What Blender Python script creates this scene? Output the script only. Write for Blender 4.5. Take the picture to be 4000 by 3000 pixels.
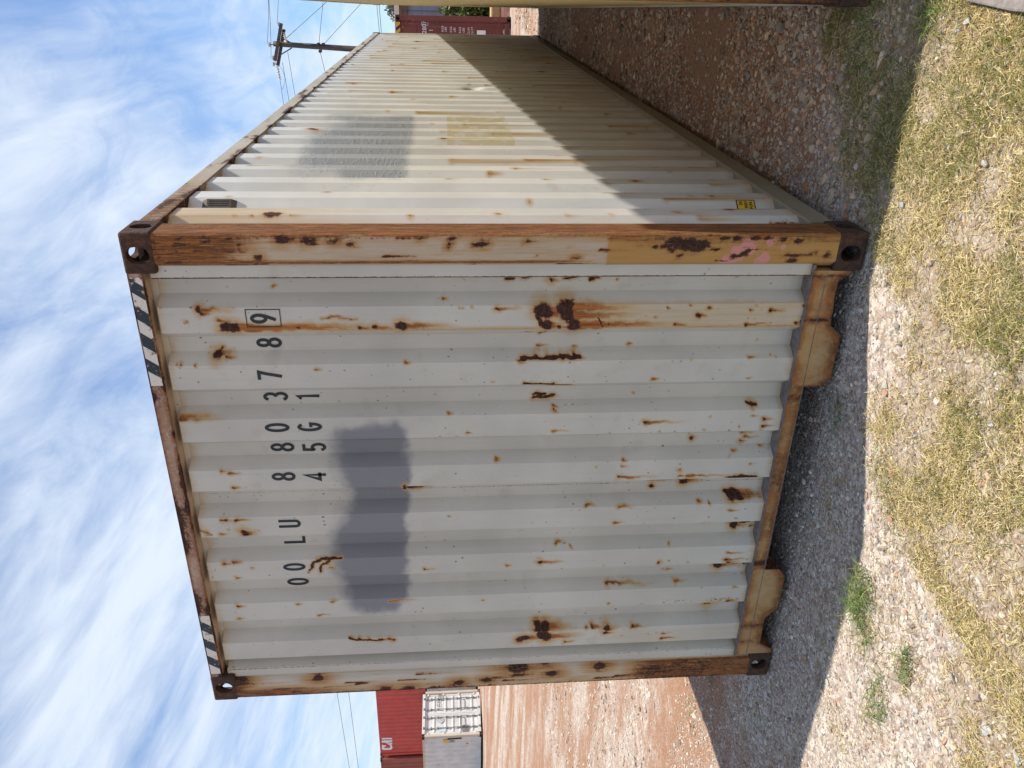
import bpy, bmesh, math, random
import numpy as np
from mathutils import Matrix, Vector

for o in list(bpy.data.objects):
    bpy.data.objects.remove(o, do_unlink=True)
SC = bpy.context.scene
COL = SC.collection
R = math.radians

# ------------------------------------------------------------------ camera
CP = np.array([3.3018, -2.9582, 1.6800])
YAW, PIT, ROL, FPX = -0.4736, -0.0791, -0.0158, 3093.6      # photo taken with the phone on its side
_fw = np.array([math.sin(YAW) * math.cos(PIT), math.cos(YAW) * math.cos(PIT), math.sin(PIT)])
_r = np.array([math.cos(YAW), -math.sin(YAW), 0.0])
_up = np.cross(_r, _fw)
RX = _r * math.cos(ROL) + _up * math.sin(ROL)
UX = -_r * math.sin(ROL) + _up * math.cos(ROL)
cam = bpy.data.cameras.new('camera')
camo = bpy.data.objects.new('camera', cam)
COL.objects.link(camo)
cam.sensor_fit = 'HORIZONTAL'
cam.sensor_width = 36
cam.lens = 36 * FPX / 4000
cam.clip_start = 0.05
cam.clip_end = 2000
M = Matrix.Identity(4)
for i in range(3):
    M[i][0] = -UX[i]; M[i][1] = RX[i]; M[i][2] = -_fw[i]; M[i][3] = CP[i]
camo.matrix_world = M
SC.camera = camo

def ray(u, v):
    return _fw + RX * (1500 - v) / FPX + UX * (2000 - u) / FPX
def onplane(u, v, ax, val):
    d = ray(u, v)
    return CP + d * ((val - CP[ax]) / d[ax])

# ------------------------------------------------------------------ sky and sun
SUNV = Vector((1.17, 0.48, 2.896)).normalized()
EL = math.asin(SUNV.z); AZ = math.atan2(SUNV.x, SUNV.y)
world = bpy.data.worlds.new('World'); SC.world = world
world.use_nodes = True
wn = world.node_tree; wn.nodes.clear()
def WN(t, **k):
    n = wn.nodes.new(t)
    for a, b in k.items(): setattr(n, a, b)
    return n
wl = wn.links.new
out = WN('ShaderNodeOutputWorld'); bg = WN('ShaderNodeBackground')
sky = WN('ShaderNodeTexSky', sky_type='NISHITA', sun_disc=False, sun_elevation=EL, sun_rotation=AZ,
         altitude=300, air_density=1.0, dust_density=0.6, ozone_density=1.5)
tc = WN('ShaderNodeTexCoord'); sx = WN('ShaderNodeSeparateXYZ')
wl(tc.outputs['Generated'], sx.inputs[0])
def wmath(op, a, b=None, c=None, clamp=False):
    n = WN('ShaderNodeMath', operation=op, use_clamp=clamp)
    for i, x in enumerate((a, b, c)):
        if x is None: continue
        if isinstance(x, (int, float)): n.inputs[i].default_value = x
        else: wl(x, n.inputs[i])
    return n.outputs[0]
zz = wmath('ADD', wmath('MAXIMUM', sx.outputs[2], 0.0), 0.18)
px = wmath('DIVIDE', sx.outputs[0], zz); py = wmath('DIVIDE', sx.outputs[1], zz)
cv = WN('ShaderNodeCombineXYZ'); wl(px, cv.inputs[0]); wl(py, cv.inputs[1])
def wnoise(rot, scl, scale, detail, dist, lac=2.0, rough=0.6):
    mp = WN('ShaderNodeMapping'); mp.inputs['Rotation'].default_value = (0, 0, rot)
    mp.inputs['Scale'].default_value = scl
    wl(cv.outputs[0], mp.inputs[0])
    n = WN('ShaderNodeTexNoise'); wl(mp.outputs[0], n.inputs['Vector'])
    n.inputs['Scale'].default_value = scale; n.inputs['Detail'].default_value = detail
    n.inputs['Roughness'].default_value = rough; n.inputs['Distortion'].default_value = dist
    return n.outputs['Fac']
n1 = wnoise(R(35), (1.0, 0.28, 1), 1.9, 9, 0.8, rough=0.6)
n2 = wnoise(R(20), (0.5, 0.35, 1), 1.1, 5, 0.4)
n3 = wnoise(R(50), (1.0, 0.40, 1), 7.5, 7, 0.9, rough=0.58)
cl = wmath('ADD', wmath('ADD', wmath('MULTIPLY', n1, 0.50), wmath('MULTIPLY', n2, 0.55)), wmath('MULTIPLY', n3, 0.24))
mr = WN('ShaderNodeMapRange', interpolation_type='SMOOTHSTEP')
wl(cl, mr.inputs[0]); mr.inputs[1].default_value = 0.52; mr.inputs[2].default_value = 0.78
mr.inputs[3].default_value = 0.05; mr.inputs[4].default_value = 0.95
mx = WN('ShaderNodeMix', data_type='RGBA')
tint = WN('ShaderNodeMix', data_type='RGBA', blend_type='MULTIPLY'); tint.inputs[0].default_value = 1.0
wl(sky.outputs[0], tint.inputs[6]); tint.inputs[7].default_value = (1.25, 1.55, 1.85, 1)
wl(mr.outputs[0], mx.inputs[0]); wl(tint.outputs[2], mx.inputs[6])
mx.inputs[7].default_value = (9.0, 10.0, 11.4, 1)
wl(mx.outputs[2], bg.inputs[0]); bg.inputs[1].default_value = 0.068
wl(bg.outputs[0], out.inputs[0])
sun = bpy.data.lights.new('sun', 'SUN'); sun.energy = 5.0; sun.angle = R(0.53); sun.color = (1.0, 0.94, 0.84)
suno = bpy.data.objects.new('sun', sun); COL.objects.link(suno)
suno.rotation_euler = SUNV.to_track_quat('Z', 'Y').to_euler()
suno.location = (10, 5, 30)
SC.view_settings.view_transform = 'Standard'; SC.view_settings.look = 'None'
SC.view_settings.exposure = 0.46; SC.view_settings.gamma = 1.0
SC.view_settings.use_curve_mapping = False
SC.render.engine = 'CYCLES'
SC.cycles.max_bounces = 6; SC.cycles.diffuse_bounces = 4; SC.cycles.transparent_max_bounces = 8
SC.cycles.use_denoising = True

rng = np.random.default_rng(7)
random.seed(7)

# ------------------------------------------------------------------ node helpers
class NT:
    def __init__(s, name):
        s.m = bpy.data.materials.new(name); s.m.use_nodes = True
        s.t = s.m.node_tree; s.t.nodes.clear()
        s.out = s.t.nodes.new('ShaderNodeOutputMaterial')
        s.b = s.t.nodes.new('ShaderNodeBsdfPrincipled')
        s.t.links.new(s.b.outputs[0], s.out.inputs[0])
        s.co = s.t.nodes.new('ShaderNodeTexCoord').outputs['Object']
    def n(s, t, **k):
        x = s.t.nodes.new(t)
        for a, b in k.items(): setattr(x, a, b)
        return x
    def put(s, v, sock):
        if isinstance(v, (int, float)): sock.default_value = v
        elif isinstance(v, (tuple, list)):
            sock.default_value = tuple(v) + (1,) if len(v) == 3 and sock.type == 'RGBA' else tuple(v)
        else: s.t.links.new(v, sock)
    def math(s, op, a, b=None, c=None, clamp=False):
        x = s.n('ShaderNodeMath', operation=op, use_clamp=clamp)
        for i, v in enumerate((a, b, c)):
            if v is not None: s.put(v, x.inputs[i])
        return x.outputs[0]
    def mapr(s, v, a, b, c=0.0, d=1.0, smooth=True):
        x = s.n('ShaderNodeMapRange', interpolation_type='SMOOTHSTEP' if smooth else 'LINEAR')
        for i, q in enumerate((v, a, b, c, d)): s.put(q, x.inputs[i])
        return x.outputs[0]
    def mapping(s, scale=(1, 1, 1), rot=(0, 0, 0), loc=(0, 0, 0), vec=None):
        x = s.n('ShaderNodeMapping'); s.put(vec if vec is not None else s.co, x.inputs[0])
        x.inputs['Scale'].default_value = scale; x.inputs['Rotation'].default_value = rot
        x.inputs['Location'].default_value = loc
        return x.outputs[0]
    def noise(s, scale, detail=4, rough=0.6, dist=0.0, vec=None, col=False):
        x = s.n('ShaderNodeTexNoise'); s.put(vec if vec is not None else s.co, x.inputs['Vector'])
        for k, v in (('Scale', scale), ('Detail', detail), ('Roughness', rough), ('Distortion', dist)):
            x.inputs[k].default_value = v
        return x.outputs['Color' if col else 'Fac']
    def voro(s, scale, vec=None, out='Distance', feature='F1', rand=1.0):
        x = s.n('ShaderNodeTexVoronoi', feature=feature); s.put(vec if vec is not None else s.co, x.inputs['Vector'])
        x.inputs['Scale'].default_value = scale; x.inputs['Randomness'].default_value = rand
        return x.outputs[out]
    def mix(s, f, a, b, mode='MIX'):
        x = s.n('ShaderNodeMix', data_type='RGBA', blend_type=mode)
        s.put(f, x.inputs[0]); s.put(a, x.inputs[6]); s.put(b, x.inputs[7])
        return x.outputs[2]
    def attr(s, name):
        x = s.n('ShaderNodeAttribute', attribute_name=name)
        return x
    def ramp(s, f, stops):
        x = s.n('ShaderNodeValToRGB'); s.put(f, x.inputs[0])
        e = x.color_ramp.elements
        while len(e) < len(stops): e.new(0.5)
        for q, (p, c) in zip(e, stops): q.position = p; q.color = tuple(c) + (1,)
        return x.outputs[0]
    def bump(s, h, strength=0.3, dist=0.01):
        x = s.n('ShaderNodeBump'); s.put(h, x.inputs['Height'])
        x.inputs['Strength'].default_value = strength; x.inputs['Distance'].default_value = dist
        s.t.links.new(x.outputs[0], s.b.inputs['Normal'])
    def fin(s, col=None, rough=None, metal=None, spec=None):
        if col is not None: s.put(col, s.b.inputs['Base Color'])
        if rough is not None: s.put(rough, s.b.inputs['Roughness'])
        if metal is not None: s.put(metal, s.b.inputs['Metallic'])
        if spec is not None: s.put(spec, s.b.inputs['Specular IOR Level'])
        return s.m

def paint_mat(name, base, patch=(0.26, 0.27, 0.31), dark=(0.030, 0.013, 0.009), orange=(0.24, 0.085, 0.022),
              stain=(0.46, 0.30, 0.12), speck=0.0, grain=(60, 60, 3.5), rough=0.55, ragged=0.8, dirt=0.25, corr=0.0,
              flake=0.0, wrinkle=0.0, patch_soft=(0.3, 0.8), auto=0.0, pink=(0.60, 0.24, 0.25)):
    """Painted steel. Colour attribute 'wear': R rust, G stain, B overpaint, A second overpaint."""
    t = NT(name)
    a = t.attr('wear'); sp = t.n('ShaderNodeSeparateColor'); t.put(a.outputs['Color'], sp.inputs[0])
    Ra, Ga, Ba, Aa = sp.outputs[0], sp.outputs[1], sp.outputs[2], t.attr('overpaint').outputs['Fac']
    nf = t.noise(70, 6, 0.65); ns = t.noise(1.0, 6, 0.65, 0.3, t.mapping(grain))
    nl = t.noise(2.2, 4, 0.55); nm = t.noise(14, 5, 0.6)
    if auto:
        au = t.mapr(t.noise(6.5, 5, 0.6, 0.5), 0.60, 0.78); st_ = t.mapr(t.noise(1.0, 4, 0.6, 0.2, t.mapping((16, 16, 0.7))), 0.55, 0.8)
        Ra = t.math('MAXIMUM', Ra, t.math('MULTIPLY', au, auto)); Ga = t.math('MAXIMUM', Ga, t.math('MULTIPLY', t.math('MAXIMUM', au, st_), auto * 0.8))
    c = t.mix(t.mapr(nl, 0.3, 0.7), tuple(x * 0.90 for x in base), tuple(min(1, x * 1.06) for x in base))
    dirtc = (base[0] * 0.62, base[1] * 0.55, base[2] * 0.40)
    c = t.mix(t.math('MULTIPLY', t.mapr(ns, 0.48, 0.8), dirt), c, dirtc)
    if speck > 0:
        vd = t.voro(46, t.mapping((1, 1, 0.8))); vc = t.voro(46, t.mapping((1, 1, 0.8)), 'Color')
        sc = t.n('ShaderNodeSeparateColor'); t.put(vc, sc.inputs[0])
        rad = t.math('MULTIPLY', t.math('POWER', sc.outputs[0], 3.5), 0.24)
        dot = t.math('LESS_THAN', vd, rad)
        dot = t.math('MULTIPLY', dot, t.mapr(t.noise(3.2, 2), 0.38, 0.62, 0.0, speck))
        c = t.mix(dot, c, (0.10, 0.09, 0.075))
        blot = t.math('MULTIPLY', t.mapr(t.noise(9, 3, 0.5), 0.60, 0.75), 0.22)
        c = t.mix(blot, c, (base[0] * .6, base[1] * .57, base[2] * .5))
    bf = t.mapr(t.math('ADD', Ba, t.math('MULTIPLY', t.math('SUBTRACT', nm, 0.5), 0.5)), patch_soft[0], patch_soft[1])
    c = t.mix(t.math('MULTIPLY', bf, 0.88), c, patch)
    af = t.mapr(t.math('ADD', Aa, t.math('MULTIPLY', t.math('SUBTRACT', nm, 0.5), 0.9)), 0.42, 0.6)
    st = t.math('MULTIPLY', Ga, t.math('ADD', 0.25, t.math('MULTIPLY', ns, 1.5)), clamp=True)
    c = t.mix(t.mapr(st, 0.02, 0.55, 0, 0.85), c, stain)
    hot = t.mapr(t.math('ADD', st, t.math('MULTIPLY', t.math('SUBTRACT', nf, 0.5), 0.35)), 0.42, 0.85)
    ovar = t.mix(t.mapr(ns, 0.35, 0.65), tuple(x * 0.55 for x in orange), tuple(min(1, x * 1.7) for x in orange))
    c = t.mix(hot, c, ovar)
    c = t.mix(t.math('MULTIPLY', af, 0.75), c, pink)
    rf0 = t.math('ADD', Ra, t.math('MULTIPLY', t.math('SUBTRACT', t.math('ADD', t.math('MULTIPLY', nf, 0.6), t.math('MULTIPLY', ns, 0.4)), 0.5), ragged * 1.5))
    halo = t.mapr(rf0, 0.30, 0.55)
    c = t.mix(t.math('MULTIPLY', halo, t.mapr(Ra, 0.0, 0.25)), c, orange)
    rf = t.math('MULTIPLY', t.mapr(rf0, 0.48, 0.60), t.mapr(Ra, 0.02, 0.2))
    dk = t.mix(t.mapr(nf, 0.4, 0.7), dark, tuple(x * 2.6 for x in dark))
    c = t.mix(rf, c, dk)
    if flake:
        fl = t.noise(1.0, 5, 0.7, 0.4, t.mapping((grain[0] * 3.2, grain[1] * 3.2, grain[2] * 2.2)))
        c = t.mix(t.math('MULTIPLY', t.mapr(fl, 0.52, 0.60), t.math('MULTIPLY', hot, 0.85 * flake)), c, (0.055, 0.024, 0.013))
        c = t.mix(t.math('MULTIPLY', t.mapr(fl, 0.42, 0.34), t.math('MULTIPLY', hot, 0.55 * flake)), c, (0.52, 0.30, 0.11))
    h = t.math('ADD', t.math('MULTIPLY', nf, t.math('MULTIPLY', t.math('ADD', rf, hot), 0.8)), t.math('MULTIPLY', nl, 0.6))
    h = t.math('SUBTRACT', h, t.math('MULTIPLY', rf, 0.35))
    if wrinkle:
        w = t.mapr(t.noise(26, 3, 0.5, 2.2), 0.5, 0.62)
        h = t.math('ADD', h, t.math('MULTIPLY', w, t.math('MULTIPLY', bf, wrinkle)))
    t.bump(h, 0.35, 0.006)
    t.put(t.math('ADD', rough, t.math('MULTIPLY', t.math('MAXIMUM', rf, hot), 0.35), clamp=True), t.b.inputs['Roughness'])
    return t.fin(col=c, spec=0.35)

def plain(name, col, rough=0.7, metal=0.0, var=0.25, scale=12, bump=0.0, streak=None):
    t = NT(name)
    n = t.noise(1.0 if streak else scale, 5, 0.6, 0.2, t.mapping(streak) if streak else None)
    c = t.mix(t.mapr(n, 0.3, 0.7), tuple(x * (1 - var) for x in col), tuple(min(1, x * (1 + var)) for x in col))
    if bump: t.bump(n, bump, 0.01)
    return t.fin(c, rough, metal)

MAT = {}
MAT['end'] = paint_mat('white_paint_end', (0.515, 0.505, 0.455), patch_soft=(0.06, 0.85), patch=(0.165, 0.17, 0.20), speck=0.75, grain=(70, 70, 2.0), dirt=0.14)
MAT['side'] = paint_mat('white_paint_side', (0.61, 0.61, 0.585), patch=(0.30, 0.325, 0.35), speck=0.25, grain=(45, 45, 1.6), dirt=0.14, wrinkle=0.8, patch_soft=(0.15, 0.95),
                        pink=(0.50, 0.44, 0.27))
MAT['post'] = paint_mat('rusty_post', (0.50, 0.47, 0.40), orange=(0.185, 0.070, 0.022), flake=1.0, stain=(0.40, 0.215, 0.06), patch=(0.40, 0.225, 0.05), grain=(75, 75, 5.0), ragged=1.0, dirt=0.35)
MAT['sill'] = paint_mat('rusty_sill', (0.46, 0.33, 0.17), stain=(0.38, 0.21, 0.075), orange=(0.19, 0.075, 0.025), patch=(0.42, 0.37, 0.29), grain=(26, 26, 20), ragged=0.8, dirt=0.6)
MAT['header'] = paint_mat('rusty_header', (0.50, 0.42, 0.33), orange=(0.20, 0.095, 0.05), stain=(0.40, 0.27, 0.19), grain=(25, 25, 60), ragged=1.0, dirt=0.5)
MAT['rail'] = paint_mat('rusty_rail', (0.50, 0.46, 0.38), orange=(0.16, 0.075, 0.035), stain=(0.36, 0.27, 0.17), flake=0.6, grain=(60, 60, 6), ragged=1.0, dirt=0.5)
MAT['lowrail'] = paint_mat('dusty_rail', (0.27, 0.235, 0.165), grain=(8, 3, 40), ragged=1.0, dirt=0.4)

def casting_mat():
    t = NT('rusted_casting')
    n = t.noise(45, 7, 0.7); n2 = t.noise(9, 4, 0.6)
    c = t.ramp(t.math('ADD', t.math('MULTIPLY', n, 0.7), t.math('MULTIPLY', n2, 0.3)),
               [(0.28, (0.018, 0.010, 0.008)), (0.5, (0.050, 0.025, 0.015)), (0.62, (0.10, 0.044, 0.020)), (0.82, (0.22, 0.13, 0.08))])
    t.bump(n, 0.6, 0.008)
    return t.fin(c, 0.9)
MAT['cast'] = casting_mat()
MAT['black'] = plain('black_vinyl', (0.014, 0.017, 0.02), 0.5, var=0.3)
MAT['ink'] = plain('black_paint', (0.012, 0.014, 0.015), 0.5, var=0.3)
MAT['floor'] = plain('dark_floor', (0.035, 0.03, 0.026), 0.9)
MAT['ledge'] = plain('dusty_ledge', (0.17, 0.145, 0.13), 0.95, scale=30)
MAT['yellow'] = plain('yellow_label', (0.70, 0.42, 0.02), 0.5, var=0.08)
MAT['whitelabel'] = plain('white_label', (0.72, 0.72, 0.70), 0.5, var=0.08)
MAT['vent'] = plain('grey_vent', (0.10, 0.085, 0.07), 0.8)
MAT['rubber'] = plain('black_gasket', (0.012, 0.012, 0.013), 0.7)
MAT['cream'] = plain('cream_sticker', (0.62, 0.55, 0.40), 0.6, var=0.1)
MAT['steel'] = plain('grey_galvanised', (0.20, 0.20, 0.20), 0.55, 0.3)

def hazard_mat():
    t = NT('worn_hazard_white')
    n = t.noise(28, 6, 0.7); n2 = t.noise(11, 4, 0.6)
    c = t.mix(t.mapr(n2, 0.60, 0.66), (0.66, 0.63, 0.56), (0.62, 0.38, 0.03))
    c = t.mix(t.mapr(n, 0.55, 0.62), c, (0.14, 0.065, 0.035))
    return t.fin(c, 0.6)
MAT['hazard'] = hazard_mat()
def hazard_black():
    t = NT('worn_hazard_black')
    n = t.noise(30, 6, 0.7)
    c = t.mix(t.mapr(n, 0.57, 0.62), (0.016, 0.02, 0.024), (0.40, 0.36, 0.28))
    return t.fin(c, 0.45)
MAT['hazblack'] = hazard_black()

# ------------------------------------------------------------------ mesh helpers
class MB:
    def __init__(s): s.v = []; s.f = []
    def add(s, vs, fs):
        k = len(s.v); s.v += [tuple(map(float, p)) for p in vs]; s.f += [tuple(i + k for i in f) for f in fs]; return s
    def box(s, x0, x1, y0, y1, z0, z1):
        return s.add([(x0, y0, z0), (x1, y0, z0), (x1, y1, z0), (x0, y1, z0), (x0, y0, z1), (x1, y0, z1), (x1, y1, z1), (x0, y1, z1)],
                     [(0, 3, 2, 1), (4, 5, 6, 7), (0, 1, 5, 4), (1, 2, 6, 5), (2, 3, 7, 6), (3, 0, 4, 7)])
    def prism(s, poly, axis, a, b):
        """poly: 2-D points (counter-clockwise seen against the axis order), extruded along axis from a to b."""
        n = len(poly)
        def P(p, t):
            return (t, p[0], p[1]) if axis == 0 else (p[0], t, p[1]) if axis == 1 else (p[0], p[1], t)
        vs = [P(p, a) for p in poly] + [P(p, b) for p in poly]
        fs = [tuple(range(n - 1, -1, -1)), tuple(range(n, 2 * n))]
        fs += [(i, (i + 1) % n, n + (i + 1) % n, n + i) for i in range(n)]
        return s.add(vs, fs)
    def tube(s, pts, r, n=6, cap=True):
        pts = [Vector(p) for p in pts]; rr = r if isinstance(r, (list, tuple)) else [r] * len(pts)
        k = len(s.v)
        for i, p in enumerate(pts):
            d = (pts[min(i + 1, len(pts) - 1)] - pts[max(i - 1, 0)]).normalized()
            a = d.orthogonal().normalized() if i == 0 else (a - d * a.dot(d)).normalized()
            b = d.cross(a)
            for j in range(n):
                q = p + (a * math.cos(2 * math.pi * j / n) + b * math.sin(2 * math.pi * j / n)) * rr[i]
                s.v.append(tuple(q))
        for i in range(len(pts) - 1):
            for j in range(n):
                s.f.append((k + i * n + j, k + i * n + (j + 1) % n, k + (i + 1) * n + (j + 1) % n, k + (i + 1) * n + j))
        if cap:
            s.f.append(tuple(k + j for j in range(n - 1, -1, -1)))
            s.f.append(tuple(k + (len(pts) - 1) * n + j for j in range(n)))
        return s
    def mesh(s, name, mat, smooth=False, fix=True):
        me = bpy.data.meshes.new(name); me.from_pydata(s.v, [], s.f)
        if fix:
            bm = bmesh.new(); bm.from_mesh(me); bmesh.ops.recalc_face_normals(bm, faces=bm.faces[:]); bm.to_mesh(me); bm.free()
        if mat is not None: me.materials.append(mat)
        if smooth: me.shade_smooth()
        return me
    def obj(s, name, mat, parent=None, smooth=False, bevel=0.0, fix=True):
        o = link(name, s.mesh(name, mat, smooth, fix), parent)
        if bevel: bev(o, bevel)
        return o

def link(name, data, parent=None):
    o = bpy.data.objects.new(name, data); COL.objects.link(o)
    if parent is not None: o.parent = parent
    return o
def bev(o, w, seg=2):
    m = o.modifiers.new('bevel', 'BEVEL'); m.width = w; m.segments = seg; m.limit_method = 'ANGLE'; m.angle_limit = R(40)
def thing(name, label, cat, loc=(0, 0, 0), rz=0.0, group=None, kind=None):
    o = link(name, None); o.location = loc; o.rotation_euler = (0, 0, rz); o.empty_display_size = 0.2
    return tag(o, label, cat, group, kind)
def tag(o, label=None, cat=None, group=None, kind=None):
    if label: o['label'] = label
    if cat: o['category'] = cat
    if group: o['group'] = group
    if kind: o['kind'] = kind
    return o
def np_mesh(name, V, F, mat, col=None, smooth=False, attr='col'):
    V = np.asarray(V, np.float32); F = np.asarray(F, np.int32); n, k = F.shape
    me = bpy.data.meshes.new(name)
    me.vertices.add(len(V)); me.vertices.foreach_set('co', V.ravel())
    me.loops.add(n * k); me.loops.foreach_set('vertex_index', F.ravel())
    me.polygons.add(n); me.polygons.foreach_set('loop_start', np.arange(0, n * k, k, dtype=np.int32))
    me.polygons.foreach_set('loop_total', np.full(n, k, np.int32))
    me.polygons.foreach_set('use_smooth', np.full(n, smooth, bool))
    if col is not None:
        a = me.color_attributes.new(attr, 'FLOAT_COLOR', 'POINT')
        c = np.ones((len(V), 4), np.float32); c[:, :3] = col[:, :3]
        a.data.foreach_set('color', c.ravel())
        if col.shape[1] == 4:
            a2 = me.attributes.new('overpaint', 'FLOAT', 'POINT'); a2.data.foreach_set('value', col[:, 3].astype(np.float32))
    me.update(calc_edges=True)
    if mat is not None: me.materials.append(mat)
    return me
def grid_faces(nu, nv, closed=False):
    a = np.arange(nu if closed else nu - 1); b = np.arange(nv - 1)
    A, B = np.meshgrid(a, b, indexing='ij'); A = A.ravel(); B = B.ravel(); A2 = (A + 1) % nu
    return np.stack([A * nv + B, A2 * nv + B, A2 * nv + B + 1, A * nv + B + 1], 1)
def text_mesh(body, size, mat, name, align='CENTER', extrude=0.0008):
    cu = bpy.data.curves.new(name, 'FONT'); cu.body = body; cu.size = size; cu.align_x = align; cu.align_y = 'CENTER'
    cu.extrude = extrude; cu.resolution_u = 3
    o = bpy.data.objects.new(name, cu); COL.objects.link(o)
    bpy.context.view_layer.update()
    dg = bpy.context.evaluated_depsgraph_get()
    me = bpy.data.meshes.new_from_object(o.evaluated_get(dg)); me.name = name
    bpy.data.objects.remove(o, do_unlink=True); bpy.data.curves.remove(cu)
    me.materials.clear(); me.materials.append(mat)
    return me

# ------------------------------------------------------------------ ground
def sstep(x, a, b):
    t = np.clip((x - a) / (b - a), 0, 1); return t * t * (3 - 2 * t)
def vnoise(x, y, seed=0):
    """smooth value noise, vectorised"""
    xi = np.floor(x).astype(np.int64); yi = np.floor(y).astype(np.int64); fx = x - xi; fy = y - yi
    fx = fx * fx * (3 - 2 * fx); fy = fy * fy * (3 - 2 * fy)
    def h(a, b):
        n = (a * 374761393 + b * 668265263 + seed * 974711) & 0x7fffffff
        n = ((n ^ (n >> 13)) * 1274126177) & 0x7fffffff
        return ((n ^ (n >> 16)) & 0xffff) / 65535.0
    return (h(xi, yi) * (1 - fx) + h(xi + 1, yi) * fx) * (1 - fy) + (h(xi, yi + 1) * (1 - fx) + h(xi + 1, yi + 1) * fx) * fy
def fbm(x, y, seed=0, oct=4):
    s = 0; a = 0.5; t = 0
    for k in range(oct):
        s = s + a * vnoise(x * 2 ** k, y * 2 ** k, seed + k * 17); t += a; a *= 0.5
    return s / t
def ground_z(x, y):
    x = np.asarray(x, float); y = np.asarray(y, float)
    z = 0.48 * sstep(-x, 6, 25) * sstep(-x * 0.7 + y, 10, 36)
    near = np.exp(-((x - 2.0) / 9) ** 2 - ((y - 3) / 14) ** 2)
    z = z + (fbm(x * 0.9, y * 0.9, 3) - 0.5) * 0.035 * near + (fbm(x * 5, y * 5, 9, 2) - 0.5) * 0.012 * near - 0.012
    return z
def axis_pts(lo, hi, c0, c1, fine, growth=1.16):
    a = list(np.arange(c0, c1 + 1e-6, fine)); st = fine
    while a[-1] < hi: st *= growth; a.append(min(a[-1] + st, hi))
    st = fine
    while a[0] > lo: st *= growth; a.insert(0, max(a[0] - st, lo))
    return np.array(a)

def ground_mat():
    t = NT('yard_ground')
    big = t.noise(0.9, 5, 0.6, 0.6, t.mapping((0.55, 1.2, 1), (0, 0, R(-27))))
    mid = t.noise(6, 6, 0.65)
    band = t.noise(1.0, 5, 0.6, 0.3, t.mapping((0.12, 0.9, 1), (0, 0, R(-30))))
    fine = t.noise(130, 5, 0.7); vd = t.voro(75); vc = t.voro(75, None, 'Color')
    vd2 = t.voro(32); vc2 = t.voro(32, None, 'Color')
    hs = t.n('ShaderNodeSeparateColor'); t.put(vc, hs.inputs[0])
    hs2 = t.n('ShaderNodeSeparateColor'); t.put(vc2, hs2.inputs[0])
    grav = t.ramp(hs.outputs[0], [(0.0, (0.20, 0.155, 0.13)), (0.35, (0.34, 0.275, 0.225)), (0.7, (0.44, 0.365, 0.30)), (1.0, (0.58, 0.53, 0.46))])
    grav2 = t.ramp(hs2.outputs[0], [(0.0, (0.24, 0.19, 0.16)), (0.5, (0.41, 0.335, 0.275)), (1.0, (0.60, 0.55, 0.48))])
    grav = t.mix(t.mapr(hs2.outputs[1], 0.55, 0.6, 0, 0.7), grav, grav2)
    dirt = t.ramp(fine, [(0.3, (0.16, 0.078, 0.042)), (0.6, (0.32, 0.16, 0.085)), (0.8, (0.43, 0.27, 0.17))])
    sel = t.math('ADD', t.math('MULTIPLY', big, 0.45), t.math('ADD', t.math('MULTIPLY', band, 0.45), t.math('MULTIPLY', mid, 0.25)))
    za = t.n('ShaderNodeSeparateColor'); t.put(t.attr('zone').outputs['Color'], za.inputs[0])
    sel = t.math('ADD', sel, t.math('MULTIPLY', t.math('SUBTRACT', za.outputs[1], za.outputs[2]), 0.16))
    f = t.mapr(sel, 0.49, 0.67)
    c = t.mix(t.math('MULTIPLY', f, 0.85), grav, dirt)
    that = t.ramp(fine, [(0.3, (0.10, 0.065, 0.03)), (0.6, (0.24, 0.165, 0.075)), (0.8, (0.36, 0.27, 0.14))])
    c = t.mix(t.math('MULTIPLY', t.mapr(t.math('ADD', za.outputs[0], t.math('MULTIPLY', t.math('SUBTRACT', mid, 0.5), 0.8)), 0.35, 0.75), 0.35), c, that)
    h = t.math('ADD', t.math('MULTIPLY', t.math('SUBTRACT', 1.0, vd), 0.6), t.math('ADD', t.math('MULTIPLY', fine, 0.5), t.math('MULTIPLY', t.math('SUBTRACT', 1.0, vd2), 0.5)))
    t.bump(h, 0.8, 0.012)
    return t.fin(c, 0.95, spec=0.1)
MAT['ground'] = ground_mat()
def gpt(u, v):
    p = onplane(u, v, 2, 0.0); return p[0], p[1]
# the grass edge on the ground, traced from the photo: y below this line (towards the camera) is turf
ed = np.array([gpt(*q) for q in [(3700, 3000), (3720, 2700), (3690, 2500), (3600, 2300), (3500, 2150), (3440, 1950), (3470, 1750), (3520, 1500), (3520, 1250), (3440, 1050), (3420, 850), (3330, 700), (3300, 560), (3290, 400), (3050, 60)]])
ed = ed[np.argsort(ed[:, 0])]
def turf(x, y):
    e = np.interp(x, ed[:, 0], ed[:, 1]); e = np.where(x > 3.3, 0.3, e)
    s = e - y
    return sstep(s + (fbm(x * 6, y * 6, 81) - .5) * .75, -.22, .26)
gx = axis_pts(-420, 420, -1.6, 3.6, 0.03); gy = axis_pts(-420, 900, -1.7, 1.6, 0.03)
GX, GY = np.meshgrid(gx, gy, indexing='ij')
gz = ground_z(GX, GY)
xg, yg = GX.ravel(), GY.ravel()
zone = np.stack([turf(xg, yg) * (yg > -6), sstep(xg, 2.3, 2.5) * sstep(3.6 - xg, 0, .2) * sstep(yg, 0.8, 1.6) * sstep(9 - yg, 0, 2) + 0.5 * np.exp(-((xg + 1.3) / 1.6) ** 2 - ((yg - .7) / 1.0) ** 2) + .12 * sstep(-xg, 4, 9),
                 np.exp(-((xg - 1.4) / 1.7) ** 4 - ((yg + .2) / .75) ** 4)], 1)
me = np_mesh('ground', np.stack([xg, yg, gz.ravel()], 1), grid_faces(len(gx), len(gy)), MAT['ground'], zone, smooth=True, attr='zone')
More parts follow.
